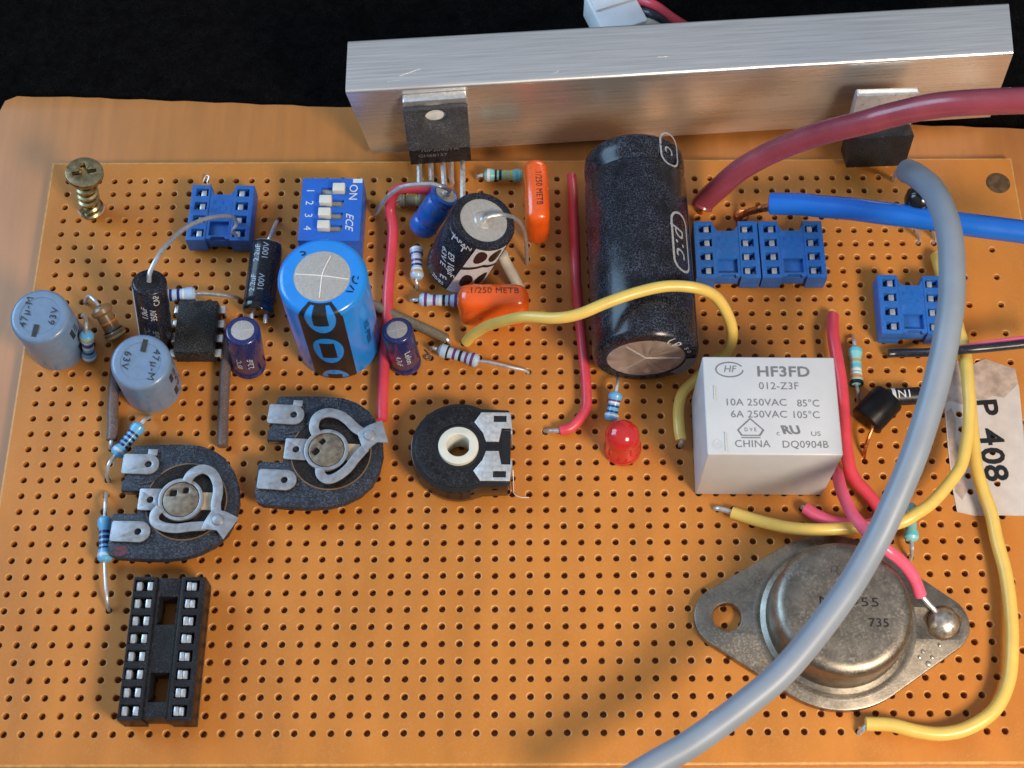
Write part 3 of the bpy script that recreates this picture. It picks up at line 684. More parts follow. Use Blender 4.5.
# black and white axial one, leaning
p0, p1 = U(457, 266, 1.8), U(484, 220, 16.0)
A = frame(p0, p1); L = (p1 - p0).length; r_ = 5.05
R = thing('axial_capacitor', 'leaning black capacitor with a white arrow stripe and a round silver top', 'capacitor', A)
obj('sleeve', lathe(BM(), [(3.6, 0), (4.8, .05), (r_, .4), (r_, L - 2.6), (r_ - .35, L - 2.1), (r_ - .3, L - 1.7), (r_, L - 1.2), (r_, L - .5), (r_ - .25, L - .1), (r_ - .7, L), (3.72, L - .02), (3.68, L - .35)], 48), 'dark_sleeve', R, A)
obj('end_disc', lathe(BM(), [(3.7, L - .4), (3.7, L - .12), (1.5, L - .10), (1.3, L + .15), (.7, L + .25), (.5, L + .5), (.28, L + .55)], 40), 'aluminium_raw', R, A)
t = BM(); tube(t, [A @ Vector((0, 0, L + .2)), A @ Vector((.1, -.1, L + .8)), A @ Vector((.9, .3, L + 1.1)), U(505, 215, 16), U(517, 220, 13), U(523, 229, 9), U(526, 243, 4.5), U(527, 262, .5), U(527, 266, -.8)], .32, 10); obj('lead', t, 'tin', R)
AG = -76
obj('white_stripe', wrap(plate([[(-3.1, .4), (3.1, .4), (2.9, L - .4), (-2.3, L - .4)]], 0, .01), r_, AG, 0), 'print_white', R, A)
def bean(cx, cz, rx, ry, sgn): return [(cx + rx * math.cos(t_) + sgn * .25 * math.sin(t_) ** 2, cz + ry * math.sin(t_)) for t_ in [k_ * math.pi / 12 for k_ in range(24)]]
for cx, cz, sg_ in ((-.9, L - 2.7, -1), (1.35, L - 2.6, 1), (-1.0, L - 10.2, -1), (1.3, L - 10.0, 1)):
    obj('printed_mark', wrap(plate([bean(cx, cz, .95, 1.9, sg_)], 0, .01), r_, AG, 0, 0, .05), 'print_black', R, A)
obj('printed_mark', wrap(plate([[(-3.1, L - 7.6), (.2, L - 5.7), (3.1, L - 6.9), (3.1, L - 6.1), (.2, L - 4.9), (-3.1, L - 6.8)]], 0, .01), r_, AG, 0, 0, .05), 'print_black', R, A)
for s_, z, a, sz in (('E9 10\u00b5F', 7.0, -126, 1.75), ('63V E', 7.2, -146, 1.7), ('JAPAN', L - 1.2, -128, 1.25), ('T', 12.6, -122, 2.0), ('T', 13.0, -148, 2.0), ('E', 3.0, -128, 1.8), ('20/85', 1.3, -134, 1.1)):
    wtext(R, A, s_, sz, r_, a, z, 0 if s_ in ('JAPAN', 'T', '20/85') else -72, bold=.03)

# blue axial one, leaning
p0, p1 = U(421, 229, 2.4), U(446, 193.5, 9.5)
A = frame(p0, p1); L = (p1 - p0).length; r_ = 2.35
R = thing('axial_capacitor', 'small leaning blue capacitor tied to a red wire, under the five legged transistor', 'capacitor', A)
obj('sleeve', lathe(BM(), [(1.4, 0), (2.1, .1), (2.3, .5), (2.32, 2.0), (2.1, 2.4), (2.3, 2.9), (2.35, L - 2.1), (2.1, L - 1.6), (2.3, L - 1.2), (2.3, L - .2), (1.95, L), (1.7, L - .1)], 40), 'blue_axial', R, A)
obj('end_disc', lathe(BM(), [(1.75, L - .3), (1.72, L - .08), (.7, L - .02), (.6, L + .2), (.3, L + .25)], 32), 'aluminium_raw', R, A)
t = BM(); tube(t, [A @ Vector((0, 0, L)), A @ Vector((.1, 0, L + .9)), U(441, 186.5, 12), U(428.8, 184, 12), U(406, 186, 11), U(392, 193, 8.5), U(383, 203, 5), U(377, 213, 1.5), U(374, 217, -1)], .36, 10); obj('lead', t, 'tin', R)
for z, a in ((4, -60), (6.5, -90)): wtext(R, A, '47 63', 1.3, r_, a, z, 60, 'print_grey')

# the big lying one
BX, BR = 93.6, 8.0
p0, p1 = Vector((BX + .25, -37.4, BR)), Vector((BX - .25, -1.4, BR))
A = frame(p0, p1, (1, 0, 0)); L = (p1 - p0).length      # local x = world x, local y = -z... checked by sign below
R = thing('large_capacitor', 'very large glossy black capacitor lying on its side across the board', 'capacitor', A)
up = 90 if (A.to_3x3() @ Vector((0, 1, 0))).z > 0 else -90
sg = 1 if up == 90 else -1
obj('sleeve', lathe(BM(), [(5.8, .22), (5.95, .04), (6.8, 0), (7.5, .15), (7.9, .6), (BR, 1.2), (BR, L - 5.6), (BR - .55, L - 4.7), (BR - .5, L - 4.1), (BR - .05, L - 3.3), (BR, L - 2.2), (BR - .1, L - 1.0), (BR - .7, L - .35), (6.4, L), (5.5, L - .1)], 64), 'big_sleeve', R, A)
obj('end_disc', lathe(BM(), [(5.66, .5), (5.66, .16)], 48, Matrix.Identity(4), capb=True, capt=False), 'aluminium_raw', R, A)
bm = BM(); lathe(bm, [(0.01, .17), (5.85, .17)], 48); obj('end_face', bm, 'end_warm_reflection', R, A)
for a in (0, 128, 232):
    t = BM(); tube(t, [Vector((0, 0, .14)), Vector((5.3 * math.cos(math.radians(a)), 5.0 * math.sin(math.radians(a)), .14))], .12, 6, False); obj('vent_score', t, 'bright_tin', R, A)
def bigwrap(bm, side, z, rot, m, nm):   # side = degrees from straight up towards the right (+x)
    ang = up - sg * side
    obj(nm, wrap(bm, BR, ang, z, rot, .04), m, R, A)
def mir(bm):
    return bm
fr = plate([rrect(-5.3, 5.3, -2.0, 2.0, 1.95, 6), rrect(-4.9, 4.9, -1.6, 1.6, 1.55, 6)], 0, .01)
bigwrap(fr, 47, L - 19.0, 90, 'print_mid', 'printed_frame')
bigwrap(text_bm('p:c', 4.0, .01, shear=.3, spacing=1.2), 47, L - 19.0, -90, 'print_mid', 'lettering')
fr = plate([rrect(-3.1, 3.1, -2.0, 2.0, 1.9, 6), rrect(-2.75, 2.75, -1.65, 1.65, 1.55, 6)], 0, .01)
obj('printed_frame', wrap(fr, BR, up - sg * 40, L - 2.6, 90, -.02), 'print_mid', R, A)
obj('lettering', wrap(text_bm('c', 3.4, .01, shear=.3), BR, up - sg * 40, L - 2.6, -90, -.02), 'print_mid', R, A)
# end rim lettering
for s_, a, sz in (('(', 62, 2.3), ('p', 48, 2.2), ('s', 30, 1.5), ('o', 20, 1.3)):
    aa = math.radians(a); P = Vector((6.75 * math.cos(aa), sg * 6.75 * math.sin(aa), .0))
    W = A @ P; text(s_, sz, plane(W, (math.sin(aa), 0, -math.cos(aa)), (0, -1, 0)), R, 'print_white')
t = plate([[(6.0 * math.cos(math.radians(a)), 6.0 * math.sin(math.radians(a))) for a in range(-48, 4, 6)] + [(7.6 * math.cos(math.radians(a)), 7.6 * math.sin(math.radians(a))) for a in range(3, -49, -6)]], 0, .02)
obj('minus_stripe', t, 'print_grey', R, plane(A.translation + Vector((0, -.01, 0)), (1, 0, 0), (0, -1, 0)))
bigwrap(plate([rrect(-.9, .9, 1.2, L - 9, .2)], 0, .01), 78, 0, 0, 'grey_plastic', 'minus_stripe')
for s in (-1, 1):
    t = BM(); tube(t, [p1 + Vector((s * 3.5, -.1, -3)), p1 + Vector((s * 3.5, 1.0, -4)), p1 + Vector((s * 3.5, 1.2, -8.8))], .45, 8, False); obj('lead', t, 'tin', R)

# dark little round part under the cables
A = frame(U(922, 218, 9.0), U(919, 196, 15.0))
R = thing('small_round_part', 'tiny glossy black round part on two tall legs, under the blue cable', 'component', A)
obj('case', lathe(BM(), [(2.0, 0), (2.3, .3), (2.3, 5.5), (1.9, 6.6), (1.0, 7.4), (.3, 7.6)], 32), 'black_gloss', R, A)
for q in (-1.3, 1.3):
    t = BM(); tube(t, [A @ Vector((q, 0, .2)), A @ Vector((q, 0, -1.5)), U(927 + q * 6, 236, 1.0), dn0(U(927 + q * 6, 241, 0))], .38, 8); obj('leg', t, 'tin', R)

# ================================================================== FILM CAPACITORS
def film(c, xd, LX, LY, H, txt, label, tw):
    A = plane(c, xd, (0, 0, 1)); R = thing('film_capacitor', label, 'capacitor', A, 'orange film capacitors')
    bm = BM(); bbox(bm, -LX / 2, LX / 2, -LY / 2, LY / 2, .5, H, min(LX, LY) * .42, 0.0, 6); obj('case', bm, 'orange_film', R, A, sharp=60)
    q = plane((0, 0, H), (1, 0, 0), (0, 0, 1)) if LX > LY else plane((0, 0, H), (0, -1, 0), (0, 0, 1))
    text(txt, 1.45, A @ q @ Matrix.Translation((0, .35, 0)), R, 'print_dark', sx=tw, spacing=1.08)
    for s in (-1, 1):
        d = (s * (LX / 2 - 1.1), 0) if LX > LY else (0, s * (LY / 2 - 1.1))
        t = BM(); tube(t, [A @ Vector((*d, .9)), A @ Vector((*d, .1)), A @ Vector((*d, -1))], .38, 8, False, rend=.25); obj('lead', t, 'orange_film', R)
    return R
top0, top1 = U(535, 164, 9), U(541, 212, 9)
cF = (top0 + top1) / 2; ly = abs(top1.y - top0.y) + 1.6
film(Vector((cF.x - .2, cF.y, 0)), (1, .03, 0), 3.9, ly + 1.2, 9.3, '.1/250 METB', 'orange film capacitor standing at the top, its length pointing away from the viewer', .82)
q0, q1 = U(459, 291, 8.2), U(527, 291, 8.2); cF = (q0 + q1) / 2
film(Vector((cF.x, cF.y - .5, 0)), (1, -.015, 0), abs(q1.x - q0.x) + .6, 4.6, 8.6, '.1/250 METB', 'orange film capacitor lying across, in front of the leaning black and white capacitor', .98)

# ================================================================== RESISTORS
def resistor(pa, pb, m, bands, leads, label, re=1.08, rm=.86, cat='resistor'):
    pa, pb = Vector(pa), Vector(pb); A = frame(pa, pb, (1, 0, .01)); L = (pb - pa).length
    R = thing('resistor', label, cat, A, 'small banded resistors')
    n = 14; pr = [(.25, 0), (re * .75, .12), (re, .5), (re, L * .20), (rm, L * .28), (rm, L * .72), (re, L * .80), (re, L - .5), (re * .75, L - .12), (.25, L)]
    obj('body', lathe(BM(), pr, 28), m, R, A)
    for f, c in bands:
        r = (re if (f < .2 or f > .8) else (rm + (re - rm) * max(0, 1 - min(abs(f - .2), abs(f - .8)) / .08))) + .02
        obj('colour_band', lathe(BM(), [(r - .05, L * f - L * .035), (r, L * f - L * .033), (r, L * f + L * .033), (r - .05, L * f + L * .035)], 28), 'band_' + c, R, A)
    for ld in leads:
        s = pa if (Vector(ld[0]) - pa).length < (Vector(ld[0]) - pb).length else pb
        t = BM(); tube(t, [s] + [Vector(p) for p in ld], .30, 10); obj('lead', t, 'tin', R)
    return R
def dn(p): return Vector((p.x, p.y, -1.0))
def ld(*pp): o = [U(*p) for p in pp]; return o + [dn(o[-1])]
B5 = lambda *c: list(zip((.12, .32, .46, .60, .80), c))
resistor(U(105, 517, 1.6), U(105, 562, 1.6), 'res_blue', [(.36, 'navy'), (.48, 'navy'), (.60, 'navy'), (.72, 'navy'), (.86, 'pale')],
         [ld((105.5, 504, 1.9), (106.4, 495, 1.0), (106.6, 493, 0)), ld((105.7, 580, 2.0), (107, 598, 1.6), (108.7, 609, .2))], 'sky blue banded resistor lying down, left of the front open trimmer')
resistor(U(141, 424, 2.4), U(115, 456, 2.0), 'res_blue', [(.3, 'navy'), (.43, 'navy'), (.56, 'navy'), (.68, 'navy'), (.85, 'pale')],
         [ld((146, 419, 2.2), (151, 417, .4)), ld((109, 464, 2.2), (107, 474, 1.2), (108.6, 481, 0))], 'sky blue resistor set diagonally above the front open trimmer')
resistor(U(89.5, 359, .6), U(86.5, 333, 6.6), 'res_blue', [(.16, 'white'), (.34, 'navy'), (.5, 'white'), (.62, 'navy'), (.78, 'white'), (.88, 'yellow')],
         [[U(86, 327, 7.6), U(86, 321, 7.4), U(85, 316, 5), U(82.5, 316, 0), U(82.5, 317, -1)]], 'small pale blue resistor standing upright beside the left grey blue capacitor')
resistor(U(117.5, 338, 1.0), U(99, 306, 4.6), 'res_brown', [(.10, 'tan'), (.24, 'black'), (.5, 'orange')],
         [[U(94, 300, 4.9), U(89, 296, 4.2), U(86, 300, 2), U(84.5, 303, -.8)]], 'brown carbon resistor with orange and black bands, leaning', 1.7, 1.3)
resistor(U(153, 296, 3.4), U(196, 294, 3.0), 'res_pale', [(.28, 'pale'), (.42, 'navy'), (.60, 'navy'), (.73, 'white')],
         [ld((204, 293.6, 3.2), (222, 295.2, 2.7), (236, 297.3, 1.2), (238.5, 298.5, 0))], 'pale blue resistor lying behind the small black chip', 1.15, .95)
resistor(U(416.5, 247, 2.4), U(417, 279, 2.0), 'res_pale', [(.1, 'white'), (.22, 'violet'), (.36, 'pale'), (.46, 'violet'), (.60, 'navy'), (.74, 'white'), (.82, 'tan')],
         [ld((416.8, 284, 1.7), (416.8, 289, 0))], 'pale lilac resistor standing between the red wire and the leaning black and white capacitor')
resistor(U(419, 299.6, 1.8), U(462, 301, 1.8), 'res_pale', [(.16, 'violet'), (.36, 'violet'), (.50, 'white'), (.58, 'black'), (.72, 'violet'), (.86, 'violet')],
         [ld((414, 300, 1.9), (411, 301, .4))], 'pale lilac resistor tucked against the left end of the lying orange capacitor')
resistor(U(438.5, 349.5, 1.8), U(479, 361.5, 1.8), 'res_pale', [(.22, 'black'), (.40, 'violet'), (.55, 'black'), (.70, 'violet'), (.84, 'violet')],
         [ld((433, 348, 2.0), (430.5, 349, .3)), ld((490, 362.5, 1.9), (512, 367.6, 1.5), (527, 371.2, .5))], 'pale resistor with a long silver lead stretching right, above the round black trimmer')
resistor(U(484, 175, 1.6), U(523, 175.5, 1.6), 'res_teal', [(.12, 'white'), (.30, 'black'), (.42, 'black'), (.55, 'yellow'), (.68, 'yellow'), (.86, 'cyan')],
         [ld((479, 176, 1.6), (476.5, 179, 0))], 'pale green resistor at the top beside the standing orange capacitor')
resistor(U(399, 201, 1.4), U(424, 201, 1.4), 'res_olive', [(.2, 'tan'), (.7, 'yellow')], [ld((395, 202, 1.4), (391, 206, 0))], 'dull olive resistor half hidden behind the leaning blue capacitor')
resistor(U(610.5, 421, 1.2), U(616.3, 392, 2.8), 'res_blue', [(.2, 'white'), (.32, 'navy'), (.5, 'navy'), (.62, 'white'), (.70, 'violet')],
         [[U(617.3, 385, 2.9), U(618, 379, 1.8), U(618.3, 375, -.6)]], 'sky blue resistor leaning behind the red lamp')
resistor(U(855, 347.5, 1.6), U(856.5, 385, 1.6), 'res_teal', [(.12, 'cyan'), (.38, 'tan'), (.52, 'cyan'), (.63, 'white'), (.74, 'white'), (.83, 'orange'), (.95, 'black')],
         [ld((854, 341, 1.6), (852.5, 336, 0)), ld((858, 393, 1.7), (858.3, 401, 0))], 'teal banded resistor lying right of the long red wire')
resistor(U(909.5, 504, 2.2), U(911.5, 541, 2.6), 'res_teal', [(.5, 'tan'), (.86, 'cyan')],
         [ld((912, 548, 2.6), (911.4, 555, 1.6), (910.2, 560, 0))], 'small teal resistor passing under the yellow wire beside the grey cable')

# ================================================================== RED LAMP
p0, p1 = U(622.5, 449, .3), U(622, 430, 7.6)
A = frame(p0, p1); L = (p1 - p0).length
R = thing('indicator_lamp', 'small red plastic lamp with a domed top, between the pink wire and the relay', 'led', A)
obj('lens', lathe(BM(), [(2.75, 0), (2.85, .15), (2.85, .8), (2.72, .95), (2.65, 1.1), (2.6, L - 2.5)] + [(2.6 * math.cos(a), L - 2.5 + 2.5 * math.sin(a)) for a in (.25, .5, .75, 1.0, 1.25, 1.5)], 48), 'red_lens', R, A)
for q in (-1.27, 1.27):
    t = BM(); bbox(t, q - .28, q + .28, -.28, .28, -1.8, 4.4 if q < 0 else 3.0); obj('leg', t, 'tin', R, A)

# ================================================================== OPEN TRIMMERS
def poly_arc(cx, cy, ro, ri, a0, a1, n=20):
    return circ(cx, cy, ro, n, a0, a1) + circ(cx, cy, ri, n, a0, a1)[::-1]
def open_trimmer(A, wr, label, redmark):
    R = thing('open_trimmer', label, 'trimmer', A, 'open carbon trimmers')
    zb, zt = 2.4, 3.9
    out_ = [(-8.5, 8.4), (-8.2, 8.7), (-5.5, 8.9), (-1.5, 9.1), (1.5, 8.95), (3.6, 8.3), (5.5, 7.1), (7.0, 5.2), (8.0, 2.8), (8.4, 0), (8.1, -2.6), (7.2, -4.8), (5.6, -6.6), (3.4, -7.9), (1.2, -8.6),
            (-1.5, -8.95), (-5, -9.0), (-8.6, -8.8), (-9.4, -8.4), (-9.9, -7.2), (-10.0, -2.5), (-9.7, -2.1), (-6.4, -2.0), (-6.4, 1.5), (-9.2, 1.5), (-9.3, 3.0), (-8.9, 3.3), (-8.8, 5.0)]
    obj('base_plate', plate([out_], zb, zt, .12), 'phenolic_black', R, A)
    obj('base_edge', plate([[(x * .985, y * .985) for x, y in out_]], zb - .15, zb + .7, .05), 'phenolic_brown', R, A)
    obj('resistive_track', plate([poly_arc(.6, 0, 5.9, 2.6, -165, 165, 40)], zt - .02, zt + .04), 'carbon_track', R, A)
    obj('track_rim', plate([poly_arc(.6, 0, 6.05, 5.88, -165, 160, 40)], zt - .02, zt + .10), 'phenolic_brown', R, A)
    def lug(x0, x1, yc, hx):
        lp = [(x0, yc - 1.55), (x1 - 1.55, yc - 1.6)] + circ(x1 - 1.6, yc, 1.6, 12, -90, 90)[1:] + [(x0, yc + 1.55)]
        bm = plate([lp, circ(hx, yc, .52, 16)], zt + .3, zt + .62, .06)
        bbox(bm, x0 - .15, x0 + .2, yc - 1.45, yc + 1.45, zt - 2.6, zt + .55, .08); bbox(bm, x0 - .1, x0 + .15, yc - .6, yc + .6, -1.0, zt - 2.5)
        obj('terminal', bm, 'tab_metal', R, A)
    lug(-9.3, -4.0, 5.55, -5.6); lug(-9.5, -3.9, -5.0, -5.7)
    bm = plate([[(-5.9, 7.0), (-4.5, 7.0), (-4.5, 8.0), (-5.9, 8.0)]], zt + .28, zt + .5, .05); obj('terminal_tab', bm, 'tab_metal', R, A)
    bm = plate([circ(-6.2, 4.4, 2.6, 24, ry=1.9)], zt - .02, zt + .16, .05); obj('terminal_seat', bm, 'phenolic_black', R, A)
    # middle terminal with its ring
    lp = [(-6.2, -1.6), (-3.0, -1.6)] + circ(0, 0, 3.35, 40, 208, 512) + [(-3.0, 1.7), (-6.2, 1.7)]
    bm = plate([rrect(-6.3, -2.7, -1.65, 1.75, .25), circ(-4.6, 0, .52, 16)], zt + .2, zt + .5, .06); obj('terminal', bm, 'tab_metal', R, A)
    bm = plate([circ(0, 0, 3.3, 44), circ(0, 0, 2.75, 44)], zt + .15, zt + .95, .08); obj('rotor_ring', bm, 'tab_metal', R, A)
    rot = Matrix.Rotation(math.radians(wr), 4, 'Z')
    bm = plate([circ(0, 0, 2.65, 40), rrect(-1.8, -.7, .5, 1.5, .25), rrect(.1, 1.0, 1.0, 1.9, .25), ], zt + .25, zt + .85, .1); obj('rotor', bm, 'brass_dirty', R, A @ rot)
    bm = BM(); lathe(bm, [(2.4, zt + .18), (2.4, zt + .3)], 24); obj('rotor_floor', bm, 'black_plastic', R, A)
    obj('resin_pad', plate([[(1.9, -1.25), (4.9, -1.35), (4.9, 1.4), (1.9, 1.4)]], zt + .03, zt + .32, .05), 'tan_plastic', R, A)
    # sprung wiper: two arms sweeping round from the rotor to a dimpled tip (tip along +x before turning)
    z0 = zt + 1.0; ctl = []
    up = [(.6, 2.6), (1.2, 3.9), (2.6, 4.7), (4.1, 4.2), (5.1, 2.7), (5.4, 1.0), (5.3, -.6), (5.5, -2.0)]
    dnn = [(-2.7, -1.5), (-3.4, -2.5), (-3.2, -3.7), (-1.9, -4.4), (0, -4.6), (2.0, -4.3), (4.2, -4.1)]
    def ribbon(pts, wd):
        P = spline([Vector((x, y, 0)) for x, y in pts], 6); Lf, Rt = [], []
        for i, p in enumerate(P):
            d = (P[min(i + 1, len(P) - 1)] - P[max(i - 1, 0)]).normalized(); n_ = Vector((-d.y, d.x, 0))
            Lf.append((p + n_ * wd / 2)[:2]); Rt.append((p - n_ * wd / 2)[:2])
        return Lf + Rt[::-1]
    bm = plate([ribbon(up, 1.45)], z0, z0 + .3, .06); merge(bm, plate([ribbon(dnn, 1.4)], z0 + .004, z0 + .304, .06))
    obj('wiper_arm', bm, 'tab_metal', R, A @ rot)
    bm = plate([[(4.9, -1.6), (6.1, -1.7), (7.0, -1.9), (8.9, -2.8), (7.0, -6.1), (5.9, -4.8), (5.0, -4.7), (3.6, -4.7), (4.0, -3.4)]], z0 + .09, z0 + .40, .06)
    t = BM(); lathe(t, [(1.0, z0 + .3), (.75, z0 + .62), (.3, z0 + .72), (.05, z0 + .73)], 18, Matrix.Translation((5.9, -3.2, 0))); merge(bm, t)
    obj('wiper_tip', bm, 'tab_metal', R, A @ rot)
    if redmark:
        obj('red_mark', plate([circ(-8.0, -7.8, 1.1, 16, ry=.8)], zt, zt + .03), 'red_stain', R, A)
    return R
A1 = plane(U(182, 501.5, 3.9) * Vector((1, 1, 0)) if False else Vector((U(182, 501.5, 3.9).x, U(182, 501.5, 3.9).y, 0)), (1, -.03, 0), (0, 0, 1))
open_trimmer(A1, 0, 'front left open trimmer with a dusty dark base, its wiper pointing down to the right', True)
c2 = U(327, 452, 3.9)
A2 = plane((c2.x, c2.y, 0), (1, -.06, 0), (0, 0, 1))
open_trimmer(A2, 50, 'open trimmer in front of the large bright blue capacitor, its wiper touching the red wire', False)

# ================================================================== ROUND BLACK TRIMMER WITH WHITE HUB
c3 = U(458.4, 446.4, 5.0); A = plane((c3.x, c3.y, 0), (1, -.01, 0), (0, 0, 1))
R = thing('hub_trimmer', 'round glossy black trimmer with a white ring hub, near the middle of the board', 'trimmer', A)
arcp = circ(0, 0, 7.1, 40, 62, 298)
bod = arcp + [(5.0, -6.2), (7.3, -6.1), (7.75, -5.6), (7.75, 5.6), (7.3, 6.1), (5.0, 6.2)]
obj('case', plate([bod, circ(0, 0, 1.9, 32)], .5, 4.7, .15), 'black_gloss', R, A)
obj('case_rim', plate([circ(0, 0, 7.15, 48, 75, 285) + circ(0, 0, 6.85, 48, 75, 285)[::-1]], 1.5, 4.2), 'black_plastic', R, A)
obj('face_ring', plate([circ(0, 0, 6.5, 48), circ(0, 0, 3.7, 48)], 4.68, 4.88, .06), 'black_plastic', R, A)
bm = plate([circ(0, 0, 3.0, 48), [(1.75 * math.cos(math.radians(a)), 1.75 * math.sin(math.radians(a))) for a in range(25, 336, 10)]], .6, 5.5, .15)
obj('hub', bm, 'ivory_plastic', R, A)
for s in (1, -1):
    lp = [(2.3, s * 3.9), (3.3, s * 5.5), (7.7, s * 5.5), (7.95, s * 2.9), (6.4, s * 2.9), (6.0, s * .75), (4.1, s * .75), (3.6, s * 2.2)]
    sl = [(5.2, s * 3.95), (7.1, s * 3.95), (7.1, s * 4.95), (5.2, s * 4.95)]
    if s < 0: lp = lp[::-1]; sl = sl[::-1]
    obj('terminal', plate([lp, sl], 4.9, 5.15, .05), 'bright_tin', R, A)
    t = BM(); bbox(t, 5.3, 7.0, min(s * 4.0, s * 4.9), max(s * 4.0, s * 4.9), 4.7, 5.0, .1); obj('terminal_slot', t, 'black_gloss', R, A)
    t = BM(); bbox(t, 7.75, 8.0, s * 2.54 - .5, s * 2.54 + .5, -1.0, 5.0, .05); obj('terminal_leg', t, 'tin', R, A)
for s_, a in (('R', 118), ('C', 135), ('O', 150), ('5', 215), ('O', 232), ('K', 250)):
    aa = math.radians(a); text(s_, 1.2, A @ plane((5.1 * math.cos(aa), 5.1 * math.sin(aa), 4.88), (-math.sin(aa), math.cos(aa), 0), (0, 0, 1)), R, 'black_plastic', th=.12)

# ================================================================== METAL CAN TRANSISTOR
ca, cb = U(727, 617, 1.5), U(943, 623.7, 1.5); cc = (ca + cb) / 2
A = plane((cc.x, cc.y, 0), (cb - ca) * Vector((1, 1, 0)) if False else Vector((cb.x - ca.x, cb.y - ca.y, 0)), (0, 0, 1))
R = thing('metal_can_transistor', 'large dull metal can transistor on a diamond shaped flange at the lower right', 'transistor', A)
def hull(cs, n=72):
    pts = []
    for i in range(n):
        a = 2 * math.pi * i / n; d = (math.cos(a), math.sin(a)); b = max(cs, key=lambda c: c[0] * d[0] + c[1] * d[1] + c[2])
        pts.append((b[0] + b[2] * d[0], b[1] + b[2] * d[1]))
    return pts
HX = (cb - ca).length / 2
fl = hull([(0, 0, 12.9), (-HX, 0, 4.7), (HX - .5, 0, 4.3)])
obj('flange', plate([fl, circ(-HX, 0, 2.05, 28), circ(HX, 0, 2.05, 28)], .05, 1.6, .22), 'steel_dull', R, A)
obj('base_ring', lathe(BM(), [(11.7, 1.5), (11.6, 1.62), (11.3, 1.70), (11.0, 1.66), (10.7, 1.61)], 72, capb=False, capt=False), 'steel_dull', R, A)
obj('can', lathe(BM(), [(10.75, 1.5), (10.7, 1.85), (10.4, 2.05), (10.0, 2.3), (9.8, 2.9), (9.7, 6.9), (9.45, 7.7), (8.9, 8.25), (8.2, 8.45), (7.8, 8.5)], 72), 'steel_dull', R, A)
pc = A.inverted() @ U(849, 602, 8.5); text('MJ2955', 1.85, A @ plane((pc.x, pc.y, 8.5), (1, .0, 0), (0, 0, 1)), R, 'print_black', bold=.0, sx=1.38, spacing=1.12)
pc = A.inverted() @ U(879, 623, 8.5); text('735', 1.7, A @ plane((pc.x, pc.y, 8.5), (1, .0, 0), (0, 0, 1)), R, 'print_black', bold=.06, sx=1.05, spacing=1.1)
text('/ (', 1.3, A @ plane((-1.1, 5.2, 8.5), (1, .03, 0), (0, 0, 1)), R, 'print_dark')
bm = BM(); lathe(bm, [(2.25, 1.5), (2.2, 2.0), (1.9, 2.6), (1.35, 3.05), (.7, 3.3), (.1, 3.35)], 32, Matrix.Translation((HX, .1, 0))); obj('solder_blob', bm, 'solder', R, A)
bm = plate([[(HX + (2.6 + .18 * math.sin(7 * a) + .12 * math.sin(3 * a)) * math.cos(a), .1 + (2.5 + .2 * math.cos(4 * a + 1)) * math.sin(a)) for a in [i * .25 for i in range(25)]]], 1.6, 1.66); obj('flux_stain', bm, 'flux_and_recess_dark', R, A)
for i, (x, y, rr) in enumerate(((HX - 3.2, -4.2, .35), (HX - 2.0, -5.0, .3), (HX - 2.6, -5.9, .45), (HX - 3.8, -5.0, .25), (HX - .8, -3.2, .3))):
    t = BM(); lathe(t, [(rr, 1.6), (rr * .8, 1.75), (rr * .2, 1.82)], 10, Matrix.Translation((x, y, 0))); obj('solder_splash', t, 'solder', R, A)

# ================================================================== SMALL DIODE AND SMALL TRANSISTOR
p0, p1 = U(886, 397.5, 1.9), U(921, 395.5, 1.9)
A = frame(p0, p1, (0, 1, 0)); L = (p1 - p0).length
R = thing('diode', 'small black diode marked N with a silver band, ending under the grey cable', 'diode', A)
obj('case', lathe(BM(), [(.4, 0), (1.2, .12), (1.35, .3), (1.35, L - .3), (1.2, L - .12), (.4, L)], 32), 'black_plastic', R, A)
obj('colour_band', lathe(BM(), [(1.3, .7), (1.37, .72), (1.37, 1.25), (1.3, 1.27)], 32), 'print_white', R, A)
zt_ = A.inverted().to_3x3() @ Vector((0, 0, 1)); au = math.degrees(math.atan2(zt_.y, zt_.x))
obj('lettering', wrap(text_bm('1N', 1.75, .01, bold=.03), 1.35, au, 2.6, -90), 'print_white', R, A)
obj('lettering', wrap(text_bm('1N', 1.75, .01, bold=.03), 1.35, au, 2.6, -90), 'print_white', R, A) if False else None
t = BM(); tube(t, [p1, p1 + Vector((1.2, 0, 0)), p1 + Vector((2, 0, -1)), p1 + Vector((2.1, 0, -3))], .35, 8); obj('lead', t, 'tin', R)
t = BM(); tube(t, [p0, p0 + Vector((-1.0, 0, 0)), p0 + Vector((-1.6, 0, -1)), p0 + Vector((-1.7, 0, -3))], .35, 8); obj('lead', t, 'tin', R)
p0, p1 = U(867, 420, 2.6), U(884, 402, 3.2)
A = frame(p0, p1, (0, 0, 1)); L = 5.4
R = thing('small_transistor', 'small black half round transistor leaning over, touching the banded diode', 'transistor', A)
dsh = circ(0, 0, 2.6, 28, -140, 140)
obj('case', plate([dsh], -.4, L - .4, .35), 'black_matt', R, A @ Matrix.Rotation(math.radians(-15), 4, 'Z'))
t = BM(); tube(t, [A @ Vector((0, .8, 0)), U(873, 426, 3.4), U(869, 437, 2.8), U(865, 450, 1.2), U(864.2, 461, -.8)], .28, 8); obj('leg', t, 'copper', R)
for q in ():
    t = BM(); tube(t, [A @ Vector((0, q, 0)), A @ Vector((-.2, q, -1.0)), Vector((A.translation.x - 1.2 + q, A.translation.y - 1.5, .4)), Vector((A.translation.x - 1.3 + q, A.translation.y - 1.8, -.9))], .28, 8); obj('leg', t, 'tin', R)

